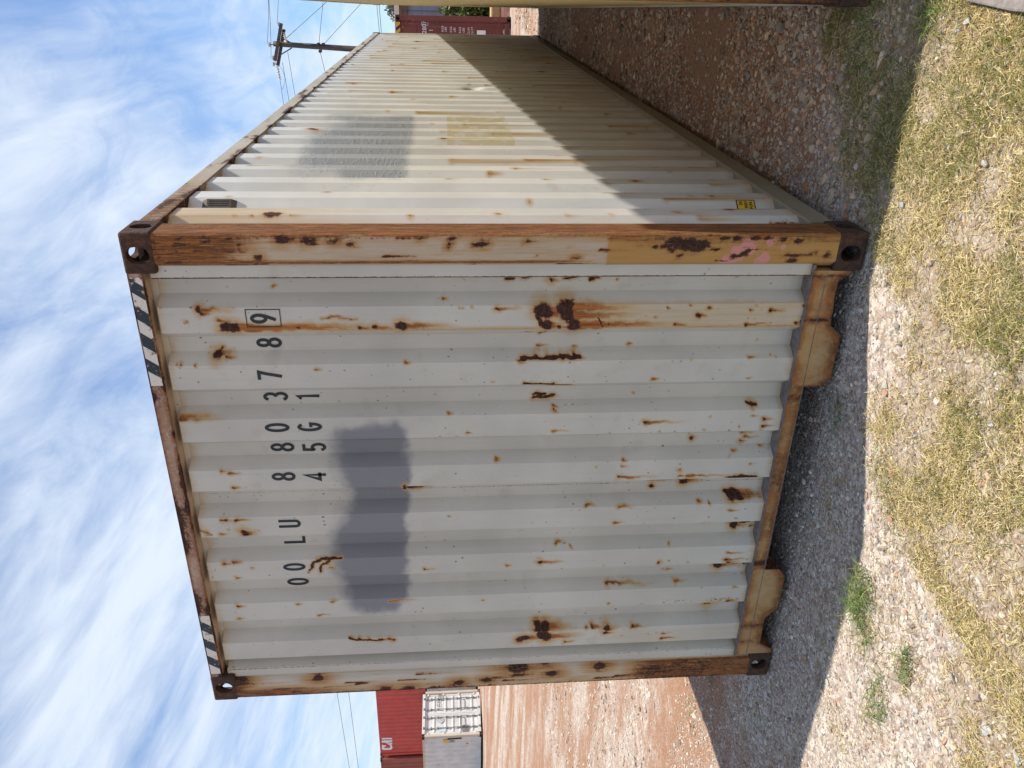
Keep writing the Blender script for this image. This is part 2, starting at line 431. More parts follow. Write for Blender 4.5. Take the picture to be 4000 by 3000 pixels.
tag(link('ground', me), 'pale pinkish gravel and red dirt yard', 'ground', kind='structure')

# ------------------------------------------------------------------ shipping container builder
W, H, L40, L20 = 2.438, 2.896, 12.192, 6.058

def corner_casting_mesh():
    """ISO corner casting, near right top corner: outer faces +x, -y, +z; origin at that corner."""
    X, Y, Z = 0.162, 0.178, 0.118
    bx = MB().box(-X, 0, 0, Y, -Z, 0).obj('tmp_outer', None); bev(bx, 0.010, 2)
    cut = [MB().box(-X + 0.03, -0.03, 0.03, Y - 0.03, -Z + 0.026, -0.026).obj('tmp_in', None)]
    def stadium(hw, hh, n=8):
        p = []
        if hw >= hh:
            for k in range(n + 1): a = -math.pi / 2 + math.pi * k / n; p.append((hw - hh + hh * math.cos(a), hh * math.sin(a)))
            for k in range(n + 1): a = math.pi / 2 + math.pi * k / n; p.append((-(hw - hh) + hh * math.cos(a), hh * math.sin(a)))
        else:
            p = [(-b, a) for a, b in stadium(hh, hw, n)]
        return p
    front = [(-0.088 + a, -0.060 + b) for a, b in stadium(0.033, 0.043)]
    side = [(0.089 + a, -0.060 + b) for a, b in stadium(0.030, 0.043)]
    top = [(-0.084 + a, 0.092 + b) for a, b in stadium(0.032, 0.060)]
    cut.append(MB().prism(front, 1, -0.05, 0.06).obj('tmp_f', None))
    cut.append(MB().prism(side, 0, -0.06, 0.05).obj('tmp_s', None))
    cut.append(MB().prism(top, 2, -0.06, 0.05).obj('tmp_t', None))
    for c in cut:
        m = bx.modifiers.new('b', 'BOOLEAN'); m.operation = 'DIFFERENCE'; m.object = c; m.solver = 'EXACT'
    bpy.context.view_layer.update()
    me = bpy.data.meshes.new_from_object(bx.evaluated_get(bpy.context.evaluated_depsgraph_get()))
    me.name = 'corner_casting'; me.materials.clear(); me.materials.append(MAT['cast'])
    for o in cut + [bx]: bpy.data.objects.remove(o, do_unlink=True)
    return me
CAST = corner_casting_mesh()

def refine(vals, step):
    o = []
    for a, b in zip(vals[:-1], vals[1:]):
        n = max(1, int(math.ceil(abs(b - a) / step)))
        o += [a + (b - a) * k / n for k in range(n)]
    return o + [vals[-1]]

def end_profile(w, n_out=8, pitch=0.2525, flat=0.107, slope=0.040, first=0.255):
    """(x, y) breakpoints, left to right, of the closed end wall; outer flats at 0.030, recesses at 0.076"""
    yo, yi = 0.026, 0.084
    P = [(0.13, yo), (0.190, yo), (0.190 + 0.022, yi)]
    for k in range(n_out):
        a = first + k * pitch
        P += [(a, yi), (a + slope * 0.55, yo)] if False else [(a - slope, yi), (a, yo), (a + flat, yo), (a + flat + slope, yi)]
    P = [P[0], P[1]] + [p for p in P[3:]]
    end = w - 0.188
    P = [p for p in P if p[0] < end - 0.03]
    P += [(end - 0.022, yi), (end, yo), (w - 0.13, yo)]
    return P

def side_profile(l, pitch=0.288, flat=0.112, slope=0.046, first=0.294):
    do, di = 0.012, 0.048
    P = [(0.14, di), (first - slope, di)]
    y = first
    while y + flat + slope < l - 0.2:
        P += [(y, do), (y + flat, do), (y + flat + slope, di), (y + pitch - slope, di)]
        y += pitch
    P += [(l - 0.14, di)]
    return P

def panel_mesh(name, prof, zs, kind, w, mat, step, paint=None):
    a = np.array(prof)
    t = [0.0]
    for p, q in zip(a[:-1], a[1:]): t.append(t[-1] + float(np.hypot(*(q - p))))
    tt = np.array(refine(t, step))
    s = np.interp(tt, t, a[:, 0]); d = np.interp(tt, t, a[:, 1])
    S, Z = np.meshgrid(s, zs, indexing='ij'); D = np.repeat(d[:, None], len(zs), 1)
    if paint is paint_side:                                             # two old knocks in the long wall
        for u, v, ry, rz_, dp in ((1850, 345, .10, .07, .030), (2290, 385, .16, .22, .028), (2250, 375, .08, .2, -.012)):
            p = onplane(u, v, 0, 2.42); D = D + dp * np.exp(-((S - p[1]) / ry) ** 2 - ((Z - p[2]) / rz_) ** 2)
    if kind == 'end': X, Y = S, D
    elif kind == 'right': X, Y = w - D, S
    elif kind == 'left': X, Y = D, S
    V = np.stack([X.ravel(), Y.ravel(), Z.ravel()], 1)
    F = grid_faces(len(s), len(zs))
    if kind == 'left': F = F[:, ::-1]
    col = paint(V, S.ravel(), Z.ravel(), D.ravel()) if paint else None
    return np_mesh(name, V, F, mat, col, attr='wear')

POST = [(0.006, 0.012), (0.012, 0.005), (0.118, 0.005), (0.124, 0.008), (0.150, 0.040), (0.150, 0.090), (0.090, 0.150), (0.012, 0.150), (0.005, 0.144)]
def post_mesh(name, w, zs, mat, paint=None, right=True, step=0.02):
    p = POST + [POST[0]]
    t = [0.0]
    for a, b in zip(p[:-1], p[1:]): t.append(t[-1] + math.hypot(b[0] - a[0], b[1] - a[1]))
    tt = np.array(refine(t, step))[:-1]; arr = np.array(p)
    x = np.interp(tt, t, arr[:, 0]); y = np.interp(tt, t, arr[:, 1])
    if right: x = w - x
    X, Z = np.meshgrid(x, zs, indexing='ij'); Y = np.repeat(y[:, None], len(zs), 1)
    V = np.stack([X.ravel(), Y.ravel(), Z.ravel()], 1)
    F = grid_faces(len(x), len(zs), closed=True)
    if not right: F = F[:, ::-1]
    col = paint(V) if paint else None
    return np_mesh(name, V, F, mat, col, attr='wear')

def box_grid(name, x0, x1, y0, y1, z0, z1, mat, paint, nx, ny, nz):
    """box made of finely divided faces so that wear can be stored at its vertices"""
    V = []; F = []
    def face(o, a, b, na, nb):
        k = sum(len(q) for q in V)
        A, B = np.meshgrid(np.linspace(0, 1, na + 1), np.linspace(0, 1, nb + 1), indexing='ij')
        V.append(np.array(o) + A.ravel()[:, None] * np.array(a) + B.ravel()[:, None] * np.array(b))
        F.append(grid_faces(na + 1, nb + 1) + k)
    dx, dy, dz = x1 - x0, y1 - y0, z1 - z0
    face((x0, y0, z0), (dx, 0, 0), (0, 0, dz), nx, nz); face((x0, y1, z0), (0, 0, dz), (dx, 0, 0), nz, nx)
    face((x0, y0, z0), (0, 0, dz), (0, dy, 0), nz, ny); face((x1, y0, z0), (0, dy, 0), (0, 0, dz), ny, nz)
    face((x0, y0, z1), (dx, 0, 0), (0, dy, 0), nx, ny); face((x0, y0, z0), (0, dy, 0), (dx, 0, 0), ny, nx)
    V = np.concatenate(V); F = np.concatenate(F)
    return np_mesh(name, V, F, mat, paint(V) if paint else None, attr='wear')

SILL = [(2.276, 0.195), (0.162, 0.195), (0.162, 0.004), (0.186, 0.006), (0.231, 0.078), (0.405, 0.081), (0.473, 0.021), (0.680, 0.024),
        (0.726, 0.060), (0.728, 0.134), (1.745, 0.139), (1.747, 0.064), (1.785, 0.021), (1.990, 0.022), (2.036, 0.078), (2.226, 0.085), (2.262, 0.040), (2.276, 0.030)]

def build_doors(root, w, l, h, dm, bars=True):
    """two door leaves at the y = l end with ribs, hinges, gaskets, locking bars, handles"""
    y = l - 0.06; zb, zt = 0.175, h - 0.135
    for s in (0, 1):
        x0, x1 = (0.155, w / 2 - 0.006) if s == 0 else (w / 2 + 0.006, w - 0.155)
        m = MB()
        fr = 0.07
        m.box(x0, x1, y - 0.05, y - 0.012, zb, zt)                       # skin
        m.box(x0, x0 + fr, y - 0.05, y, zb, zt); m.box(x1 - fr, x1, y - 0.05, y, zb, zt)
        m.box(x0 + fr, x1 - fr, y - 0.05, y, zb, zb + fr); m.box(x0 + fr, x1 - fr, y - 0.05, y, zt - fr, zt)
        door = m.obj('door', dm, root)
        hh = zt - zb
        for q in (0.10, 0.33, 0.47, 0.61, 0.83):                         # pressed recess lips
            zc = zb + hh * q
            MB().prism([(y - 0.012, zc - 0.06), (y + 0.012, zc - 0.015), (y + 0.012, zc + 0.03), (y - 0.012, zc + 0.05)], 0, x0 + 0.11, x1 - 0.11).obj('door_rib', dm, door)
        ex = x0 if s == 0 else x1
        g = 0.018
        MB().box(ex - g if s == 0 else ex, ex if s == 0 else ex + g, y - 0.03, y + 0.012, zb, zt).obj('door_gasket', MAT['rubber'], door)
        for q in (0.05, 0.35, 0.65, 0.95):
            zc = zb + hh * q
            sg = -1 if s == 0 else 1
            MB().box(min(ex + sg * 0.07, ex - sg * 0.09), max(ex + sg * 0.07, ex - sg * 0.09), y + 0.004, y + 0.026, zc - 0.035, zc + 0.035).obj('hinge', dm, door, bevel=0.004)
        if bars:
            for q in (0.27, 0.80) if s == 0 else (0.20, 0.73):
                xb = x0 + (x1 - x0) * q
                m = MB().tube([(xb, y + 0.05, 0.06), (xb, y + 0.05, h - 0.04)], 0.017, 8)
                lb = m.obj('locking_bar', MAT['steel'], door, smooth=True)
                for zc in (0.30, 0.62, 1.05, 1.5, 1.9, h - 0.4, h - 0.22):
                    MB().box(xb - 0.035, xb + 0.035, y, y + 0.072, zc - 0.025, zc + 0.025).obj('bar_guide', MAT['steel'], lb)
                for zc in (0.085, h - 0.075):
                    MB().box(xb - 0.05, xb + 0.05, y + 0.015, y + 0.085, zc - 0.03, zc + 0.03).obj('cam_keeper', MAT['steel'], lb)
                sg = 1 if q < 0.5 else -1
                MB().tube([(xb, y + 0.07, 0.95), (xb + sg * 0.12, y + 0.085, 0.93), (xb + sg * 0.42, y + 0.08, 0.93)], 0.014, 6).obj('handle', MAT['steel'], lb)

def build_container(name, label, loc, rz, l=L40, h=H, w=W, mats=None, group=None, fine=False, paint=None, doors=True, bars=True, nz=2):
    root = thing(name, label, 'shipping container', loc, rz, group)
    P = paint or {}
    m = mats
    # castings: scale mirrors the one mesh into eight corners
    for ix in (0, 1):
        for iy in (0, 1):
            for iz in (0, 1):
                o = link('corner_casting', CAST, root)
                o.location = (w * ix, l * iy, h * iz)
                o.scale = (1 if ix else -1, -1 if iy else 1, 1 if iz else -1)
    zs_post = np.linspace(0.112, h - 0.112, 150 if fine else 4)
    for right in (True, False):
        key = 'post_r' if right else 'post_l'
        link('corner_post', post_mesh('corner_post', w, zs_post, m.get('post_near', m['post']), P.get(key), right, 0.012 if fine else 0.3), root)
    for right in (True, False):
        me = post_mesh('corner_post', w, np.linspace(0.112, h - 0.112, 4), m['post'], None, right, 0.3)
        co = np.array([v.co[:] for v in me.vertices]); co[:, 1] = l - co[:, 1]
        me.vertices.foreach_set('co', co.astype(np.float32).ravel()); me.flip_normals()
        link('corner_post', me, root)
    # headers
    me = box_grid('top_header', 0.160, w - 0.160, 0.006, 0.095, h - 0.060, h - 0.004, m['header'], P.get('header'), 240 if fine else 1, 3 if fine else 1, 6 if fine else 1)
    link('top_header', me, root)
    MB().box(0.150, w - 0.150, 0.080, 0.11, h - 0.085, h - 0.058).obj('header_flange', m['end'], root)
    MB().box(0.160, w - 0.160, l - 0.10, l - 0.006, h - 0.125, h - 0.004).obj('top_header', m['header'], root)
    # sills
    sc = w / W
    pts = [(a * sc, b) for a, b in SILL]
    if fine:
        bm = bmesh.new()
        vs = [bm.verts.new((a, 0.006, b)) for a, b in pts]; f = bm.faces.new(vs)
        r = bmesh.ops.extrude_face_region(bm, geom=[f]); vv = [q for q in r['geom'] if isinstance(q, bmesh.types.BMVert)]
        bmesh.ops.translate(bm, verts=vv, vec=(0, 0.085, 0))
        for ax, lo, hi, st in ((0, 0.17, 2.27, 0.015), (2, 0.01, 0.19, 0.02)):
            q = lo
            while q < hi:
                no = [0, 0, 0]; no[ax] = 1; co = [0, 0, 0]; co[ax] = q
                bmesh.ops.bisect_plane(bm, geom=bm.verts[:] + bm.edges[:] + bm.faces[:], plane_co=co, plane_no=no); q += st
        bmesh.ops.triangulate(bm, faces=bm.faces[:]); bmesh.ops.recalc_face_normals(bm, faces=bm.faces[:])
        me = bpy.data.meshes.new('bottom_sill'); bm.to_mesh(me); bm.free(); me.materials.append(m['sill'])
        V = np.array([v.co[:] for v in me.vertices]); c = P['sill'](V)
        at = me.color_attributes.new('wear', 'FLOAT_COLOR', 'POINT'); at.data.foreach_set('color', c.astype(np.float32).ravel())
        link('bottom_sill', me, root)
        xs = [a for a, b in pts]
        MB().box(0.165, w - 0.165, 0.0045, 0.0065, 0.139, 0.1425).obj('sill_seam', MAT['ledge'], root)
    else:
        MB().prism(pts, 1, 0.006, 0.091).obj('bottom_sill', m['sill'], root)
    MB().box(0.140, w - 0.140, 0.012, 0.11, 0.188, 0.200).obj('sill_ledge', MAT['ledge'] if fine else m['sill'], root)
    MB().box(0.160, w - 0.160, l - 0.11, l - 0.006, 0.04, 0.168).obj('bottom_sill', m['sill'], root)
    # closed end wall
    prof = end_profile(w)
    zs = np.arange(0.196, h - 0.078, 0.008) if fine else np.linspace(0.196, h - 0.07, nz)
    link('end_panel', panel_mesh('end_panel', prof, zs, 'end', w, m['end'], 0.0065 if fine else 9, P.get('end')), root)
    # long side walls
    sp = side_profile(l)
    for right in (True, False):
        fz = fine and right
        zs = np.linspace(0.150, h - 0.085, 210 if fz else nz)
        link('side_panel', panel_mesh('side_panel', sp, zs, 'right' if right else 'left', w, m['side'], 0.024 if fz else 9, P.get('side') if fz else None), root)
        x0, x1 = (w - 0.062, w - 0.003) if right else (0.003, 0.062)
        if fz:
            link('top_rail', box_grid('top_rail', x0, x1, 0.176, l - 0.176, h - 0.100, h - 0.022, m['rail'], P.get('rail'), 2, 400, 4), root)
        else:
            MB().box(x0, x1, 0.176, l - 0.176, h - 0.100, h - 0.022).obj('top_rail', m['rail'], root)
        xo = w - 0.004 if right else 0.004; sg = -1 if right else 1
        MB().prism([(xo, 0.075), (xo, 0.172), (xo + sg * 0.006, 0.178), (xo + sg * 0.075, 0.178), (xo + sg * 0.075, 0.170), (xo + sg * 0.008, 0.164), (xo + sg * 0.008, 0.083),
                    (xo + sg * 0.05, 0.050), (xo + sg * 0.05, 0.042), (xo + sg * 0.012, 0.05)], 1, 0.172, l - 0.172).obj('bottom_rail', m['lowrail'], root)
    # roof and floor
    a = []
    y = 0.09
    while y < l - 0.2: a += [(y, h - 0.030), (y + 0.09, h - 0.030), (y + 0.105, h - 0.048), (y + 0.195, h - 0.048)]; y += 0.21
    a.append((l - 0.09, h - 0.048))
    V = []; F = []
    for yy, z in a: V += [(0.05, yy, z), (w - 0.05, yy, z)]
    F = [(2 * i, 2 * i + 1, 2 * i + 3, 2 * i + 2) for i in range(len(a) - 1)]
    MB().add(V, F).obj('roof_panel', m['roof'], root, fix=False)
    MB().box(0.06, w - 0.06, 0.10, l - 0.10, 0.13, 0.165).obj('floor_deck', MAT['floor'], root)
    y = 0.35
    while y < l - 0.3:
        MB().box(0.07, w - 0.07, y, y + 0.045, 0.035, 0.131).obj('cross_member', MAT['floor'], root); y += 0.62
    if doors: build_doors(root, w, l, h, m['door'], bars)
    return root

# ------------------------------------------------------------------ wear painting for the white container
ZO = dict(A=(500, 1000), B=(500, 1750), C=(1500, 1000), D=(1500, 1750), E=(2500, 1000), F=(2300, 1750))
ZS = 1000 / 2212
SPOTS = {
 'A': [(1230,293,14,30),(610,458,30,200),(505,555,14,20),(860,600,55,0),(920,610,50,900),(640,490,25,0),(780,545,22,0),(1485,615,22,400),(2010,612,28,100),(2125,603,32,150),
       (765,870,40,100),(800,835,24,0),(845,900,18,0),(430,937,10,0),(470,940,12,0),(602,937,12,0),(1630,973,10,40),(280,625,7,0),(240,542,9,0),(390,1400,38,260),(1720,518,10,150)],
 'B': [(815,197,14,0),(885,197,16,60),(910,328,20,50),(820,612,22,0),(860,610,22,0),(940,612,24,0),(1010,718,34,90),(690,733,14,30),(640,700,12,0),(820,735,14,0),(880,690,10,0),
       (1590,1020,18,0),(1610,985,18,0),(1650,960,18,0),(1700,950,18,0),(1770,945,18,0),(1690,990,16,0),(1675,1040,20,0),(1760,1020,14,0),(830,985,18,60),(920,978,14,50),
       (1075,1020,12,20),(945,1108,16,40),(945,1350,18,50),(1480,1332,14,30),(1770,1308,16,40),(1660,1427,14,60),(960,1460,16,40),(2000,1630,14,0),(2080,1634,14,0),(2180,1638,22,0)],
 'C': [(740,55,12,0),(160,595,45,300),(515,380,14,30),(970,440,26,150),(1080,228,20,40),(1240,215,18,30),(1450,235,34,60),(1630,213,22,0),(1580,213,14,0),(1835,222,22,30),(2035,228,8,0),
       (690,230,9,0),(650,432,9,0),(680,435,9,0),(755,432,7,0),(1370,455,66,200),(1420,490,50,0),(1560,440,66,500),(1590,500,60,500),(1600,410,40,0),(1400,590,50,0),(1500,600,30,0),(1640,585,64,700),
       (1930,580,30,400),(1860,560,12,0),(1235,665,12,0),(1160,905,16,0),(1240,880,20,0),(1300,872,25,0),(1400,878,25,0),(1460,874,18,0),(1520,872,25,0),(1580,866,20,0),(1630,860,28,0),(1690,870,18,40),
       (1340,815,18,0),(1640,815,12,0),(2140,800,18,30),(1360,1235,34,0),(1310,1262,22,0),(1430,1245,25,80),(1460,1308,14,0),(1462,1333,16,40),(445,1233,8,0),(548,1352,12,40),(190,913,12,0),
       (715,1520,14,30),(1460,1498,18,100),(622,1548,6,0),(1950,1513,9,0),(935,1077,7,0),(2160,1220,6,0)],
 'D': [(180,330,22,0),(185,380,22,0),(240,378,30,0),(290,378,30,0),(340,372,16,0),(960,100,12,0),(1827,147,10,0),(2055,102,10,30),(2052,137,12,0),(2025,237,22,200),(560,580,10,0),(1735,490,14,60),
       (2015,497,18,100),(1990,627,18,60),(1480,843,14,0),(1610,850,10,0),(1340,970,30,140),(1050,993,14,40),(355,1030,18,60),(1895,997,6,0),(1935,1185,20,260),(45,1300,12,150),(848,1292,9,0),
       (1355,1332,8,0),(1940,1330,14,0),(1170,1640,30,0),(1210,1625,36,140),(1330,1550,36,0),(1390,1550,36,160),(1350,1600,40,0),(1400,1610,46,200),(1800,1535,20,60),(1740,1548,12,0),(1915,1545,30,80),
       (1905,1580,26,60),(2130,1533,22,100),(2050,1600,7,0),(80,1645,22,0),(40,1630,15,0),(1560,1655,20,60)],
 'E': [(860,205,9,0),(235,440,22,40),(435,418,14,25),(575,437,26,40),(495,505,34,80),(1125,460,34,120),(995,412,12,0),(948,460,12,0),(1043,448,9,0),(300,585,25,100),(900,577,25,200),(770,585,10,0),
       (130,512,15,0),(40,500,12,0),(940,865,14,0),(1115,850,9,0),(1165,862,10,0),(1040,762,8,0),(435,885,6,0),(95,1048,18,60),(925,1045,10,30),(960,1285,22,50),(970,1315,10,0),(962,1370,12,0),
       (1065,1395,22,60),(1060,1455,24,80),(600,1370,8,0),(40,1425,26,220),(843,1465,9,0),(165,1503,8,0),(555,1490,8,0),(615,1533,10,0),(470,1615,28,20),(905,1560,22,0),(940,1600,22,0),(890,1640,18,0),
       (990,1610,8,0),(1038,1595,8,0),(1045,1490,12,0),(1410,430,26,0),(1400,560,40,0),(1330,575,26,0)],
 'F': [(1245,47,12,0),(1210,68,8,0),(1490,20,10,30),(1392,132,12,0),(780,180,18,0),(845,260,22,0),(770,225,16,0),(845,225,14,300),(1180,237,14,0),(1250,240,24,0),(1310,240,28,0),(1370,234,26,0),
       (565,310,30,0),(555,370,28,30),(850,322,36,0),(1240,420,40,0),(1310,425,30,240),(940,462,12,0),(1045,472,10,0),(1200,520,14,60),(1265,592,8,0),(1000,655,26,30),(1270,715,36,100),(1300,660,10,0),
       (1430,665,18,0),(1418,720,18,0),(680,832,11,0),(1190,890,14,100),(1175,945,22,120),(600,975,18,0),(845,970,12,0),(675,955,9,0),(1200,970,20,0),(1138,1058,34,160),(1370,1050,14,0),(540,1028,14,0),
       (690,1100,14,0),(650,1095,10,0),(735,1165,12,80),(1240,1190,12,30),(970,1193,8,0),(1050,1365,46,100),(1190,1305,20,0),(625,1580,14,60),(625,1627,20,100),(570,1582,7,0),(502,1585,6,0),(280,1600,8,0)],
}
def end_spots():
    o = []
    for k, L_ in SPOTS.items():
        for (zx, zy, r, st) in L_:
            u = ZO[k][0] + zx * ZS; v = ZO[k][1] + zy * ZS
            p = onplane(u, v, 1, 0.04); s = ZS * np.linalg.norm(p - CP) / FPX
            o.append((p[0], p[2], r * s, (st * 1.5 if st else (r * 5 if r > 11 and (zx * 7 + zy) % 3 else 0)) * s))
    r3 = np.random.default_rng(3)
    for k in range(190):
        f = r3.random() ** 0.7
        u = 2300 + (100 + 1300 * f + r3.normal(0, 25)) * ZS; v = 1750 + (1345 - 55 * f + r3.normal(0, 14 + 22 * (1 - f))) * ZS
        p = onplane(u, v, 1, 0.04); o.append((p[0], p[2], r3.uniform(.0022, .0042), -1))
    return o
ESP = end_spots()
ELINES = [('C', .006, .95, [(1210, 1090), (1480, 1096)]), ('C', .010, .62, [(1400, 1112), (1620, 1122)]), ('C', .005, .7, [(1350, 700), (1400, 670)]), ('B', .004, .5, [(600, 670), (720, 735)]), ('C', .007, .95, [(1180, 885), (1450, 878), (1700, 868)]), ('D', .007, .9, [(175, 310), (185, 400)]), ('D', .007, .95, [(180, 378), (360, 372)]), ('F', .0045, .6, [(520, 318), (930, 310)]),
          ('A', .004, .5, [(1660, 518), (1990, 530)]), ('B', .006, .9, [(1915, 1625), (2050, 1642), (2200, 1640)]), ('B', .0065, .9, [(1565, 1045), (1620, 975), (1690, 950), (1840, 940)]),
          ('B', .006, .9, [(1660, 1055), (1690, 990), (1760, 945)]), ('C', .006, .8, [(1845, 520), (1865, 600)]), ('F', .006, .8, [(1300, 640), (1290, 690), (1420, 680)]), ('C', .008, .9, [(1290, 1268), (1480, 1240)]),
          ('C', .006, .9, [(1290, 1235), (1400, 1222)]), ('E', .006, .9, [(930, 1285), (1010, 1285)]), ('F', .010, .9, [(1200, 238), (1420, 232)]), ('F', .012, .9, [(1200, 405), (1330, 430)]), ('C', .010, .9, [(1330, 500), (1345, 590)]),
          ('C', .006, .85, [(1060, 228), (1130, 226)]), ('C', .005, .85, [(1200, 217), (1295, 213)]), ('C', .005, .85, [(1560, 214), (1700, 214)]), ('C', .005, .85, [(1800, 226), (1880, 222)])]
def gauss(d, r): return np.exp(-(d / r) ** 2)
def paint_end(V, x, z, d):
    n = len(x); c = np.zeros((n, 4))
    Rr = np.zeros(n); G = np.zeros(n); xo, zo = x, z
    x = xo + (fbm(xo * 38, zo * 30, 91) - 0.5) * 0.022; z = zo + (fbm(xo * 38 + 9, zo * 30, 92) - 0.5) * 0.030
    for k, r, st, pl in ELINES:
        q = []
        for zx, zy in pl:
            p = onplane(ZO[k][0] + zx * ZS, ZO[k][1] + zy * ZS, 1, 0.04); q.append((p[0], p[2]))
        for (ax, az), (bx_, bz_) in zip(q[:-1], q[1:]):
            dx, dz = bx_ - ax, bz_ - az; tt = np.clip(((x - ax) * dx + (z - az) * dz) / (dx * dx + dz * dz), 0, 1)
            dd = np.hypot(x - ax - tt * dx, z - az - tt * dz)
            Rr = np.maximum(Rr, st * gauss(dd, r)); G = np.maximum(G, 0.6 * gauss(dd, r * 2))
    for (x0, z0, r, st) in ESP:
        m = np.abs(x - x0) < max(4 * r, 0.06)
        xx = x[m]; zz = z[m]
        rr = max(r * (0.85 if r < .018 else 1.08), 0.0042)
        q = gauss(np.hypot(xx - x0, (zz - z0) * 0.9), rr)
        Rr[m] = np.maximum(Rr[m], q * min(1.0, 0.50 + r * 20))
        if st < 0: continue
        G[m] = np.maximum(G[m], 0.7 * gauss(np.hypot(xx - x0, zz - z0), rr * 1.8))
        if st > 0:
            dz = z0 - zz
            f = np.clip(1 - dz / (st * 1.3), 0, 1) ** 1.1 * (dz > 0) * gauss(xx - x0, max(rr * 0.8, 0.0065))
            G[m] = np.maximum(G[m], f * 1.1)
    # the stain under the biggest rust flake, down one outer flat
    f0 = onplane(2000, 1285, 1, 0.03)[0]
    G = np.maximum(G, 0.55 * gauss(xo - (f0 + 0.004), 0.010) * sstep(2.45 - z, 0, 0.3))
    G = np.maximum(G, 0.30 * sstep(x, f0 - 0.01, f0) * sstep(f0 + 0.12 - x, 0, 0.01) * sstep(1.35 - z, 0, 0.2))
    G = np.maximum(G, 0.20 * gauss(x - 0.30, 0.07) * sstep(1.1 - z, 0, 0.3))
    # grime where the wall meets sill, header and posts
    G = np.maximum(G, 0.42 * gauss(z - 0.19, 0.035)); G = np.maximum(G, 0.30 * gauss(z - 2.82, 0.035))
    G = np.maximum(G, 0.10 * sstep(0.9 - z, 0, 0.8))
    Rr = np.maximum(Rr, 0.80 * gauss(xo - 2.251, 0.0048)); Rr = np.maximum(Rr, 0.60 * gauss(xo - 0.186, 0.004))
    Rr = np.maximum(Rr, 0.5 * gauss(xo - 1.212, 0.003) * (d > 0.05))
    # grey overpaint
    a = onplane(1290, 1650, 1, 0.05); b = onplane(1605, 2350, 1, 0.05)
    zt = 1.0 * a[2]; zb = onplane(1595, 1900, 1, 0.05)[2]
    w = fbm(x * 6, z * 6, 5) - 0.5
    e1 = sstep(a[0] - x + w * 0.14, -0.06, 0.06) * sstep(x - b[0] + w * 0.14, -0.05, 0.05)
    top = zt + 0.02 - 0.10 * sstep(x, a[0] - 0.25, a[0]) + 0.05 * np.sin(x * 9)
    e2 = sstep(top - z + w * 0.12, -0.07, 0.10) * sstep(z - zb + w * 0.08, -0.03, 0.05)
    drop = gauss(x - onplane(1500, 2300, 1, .05)[0], 0.05) * gauss(z - onplane(1430, 2330, 1, .05)[2], 0.06)
    B = np.maximum(e1 * e2, drop)
    c[:, 0] = Rr; c[:, 1] = np.clip(G, 0, 1); c[:, 2] = B; c[:, 3] = 0
    return c
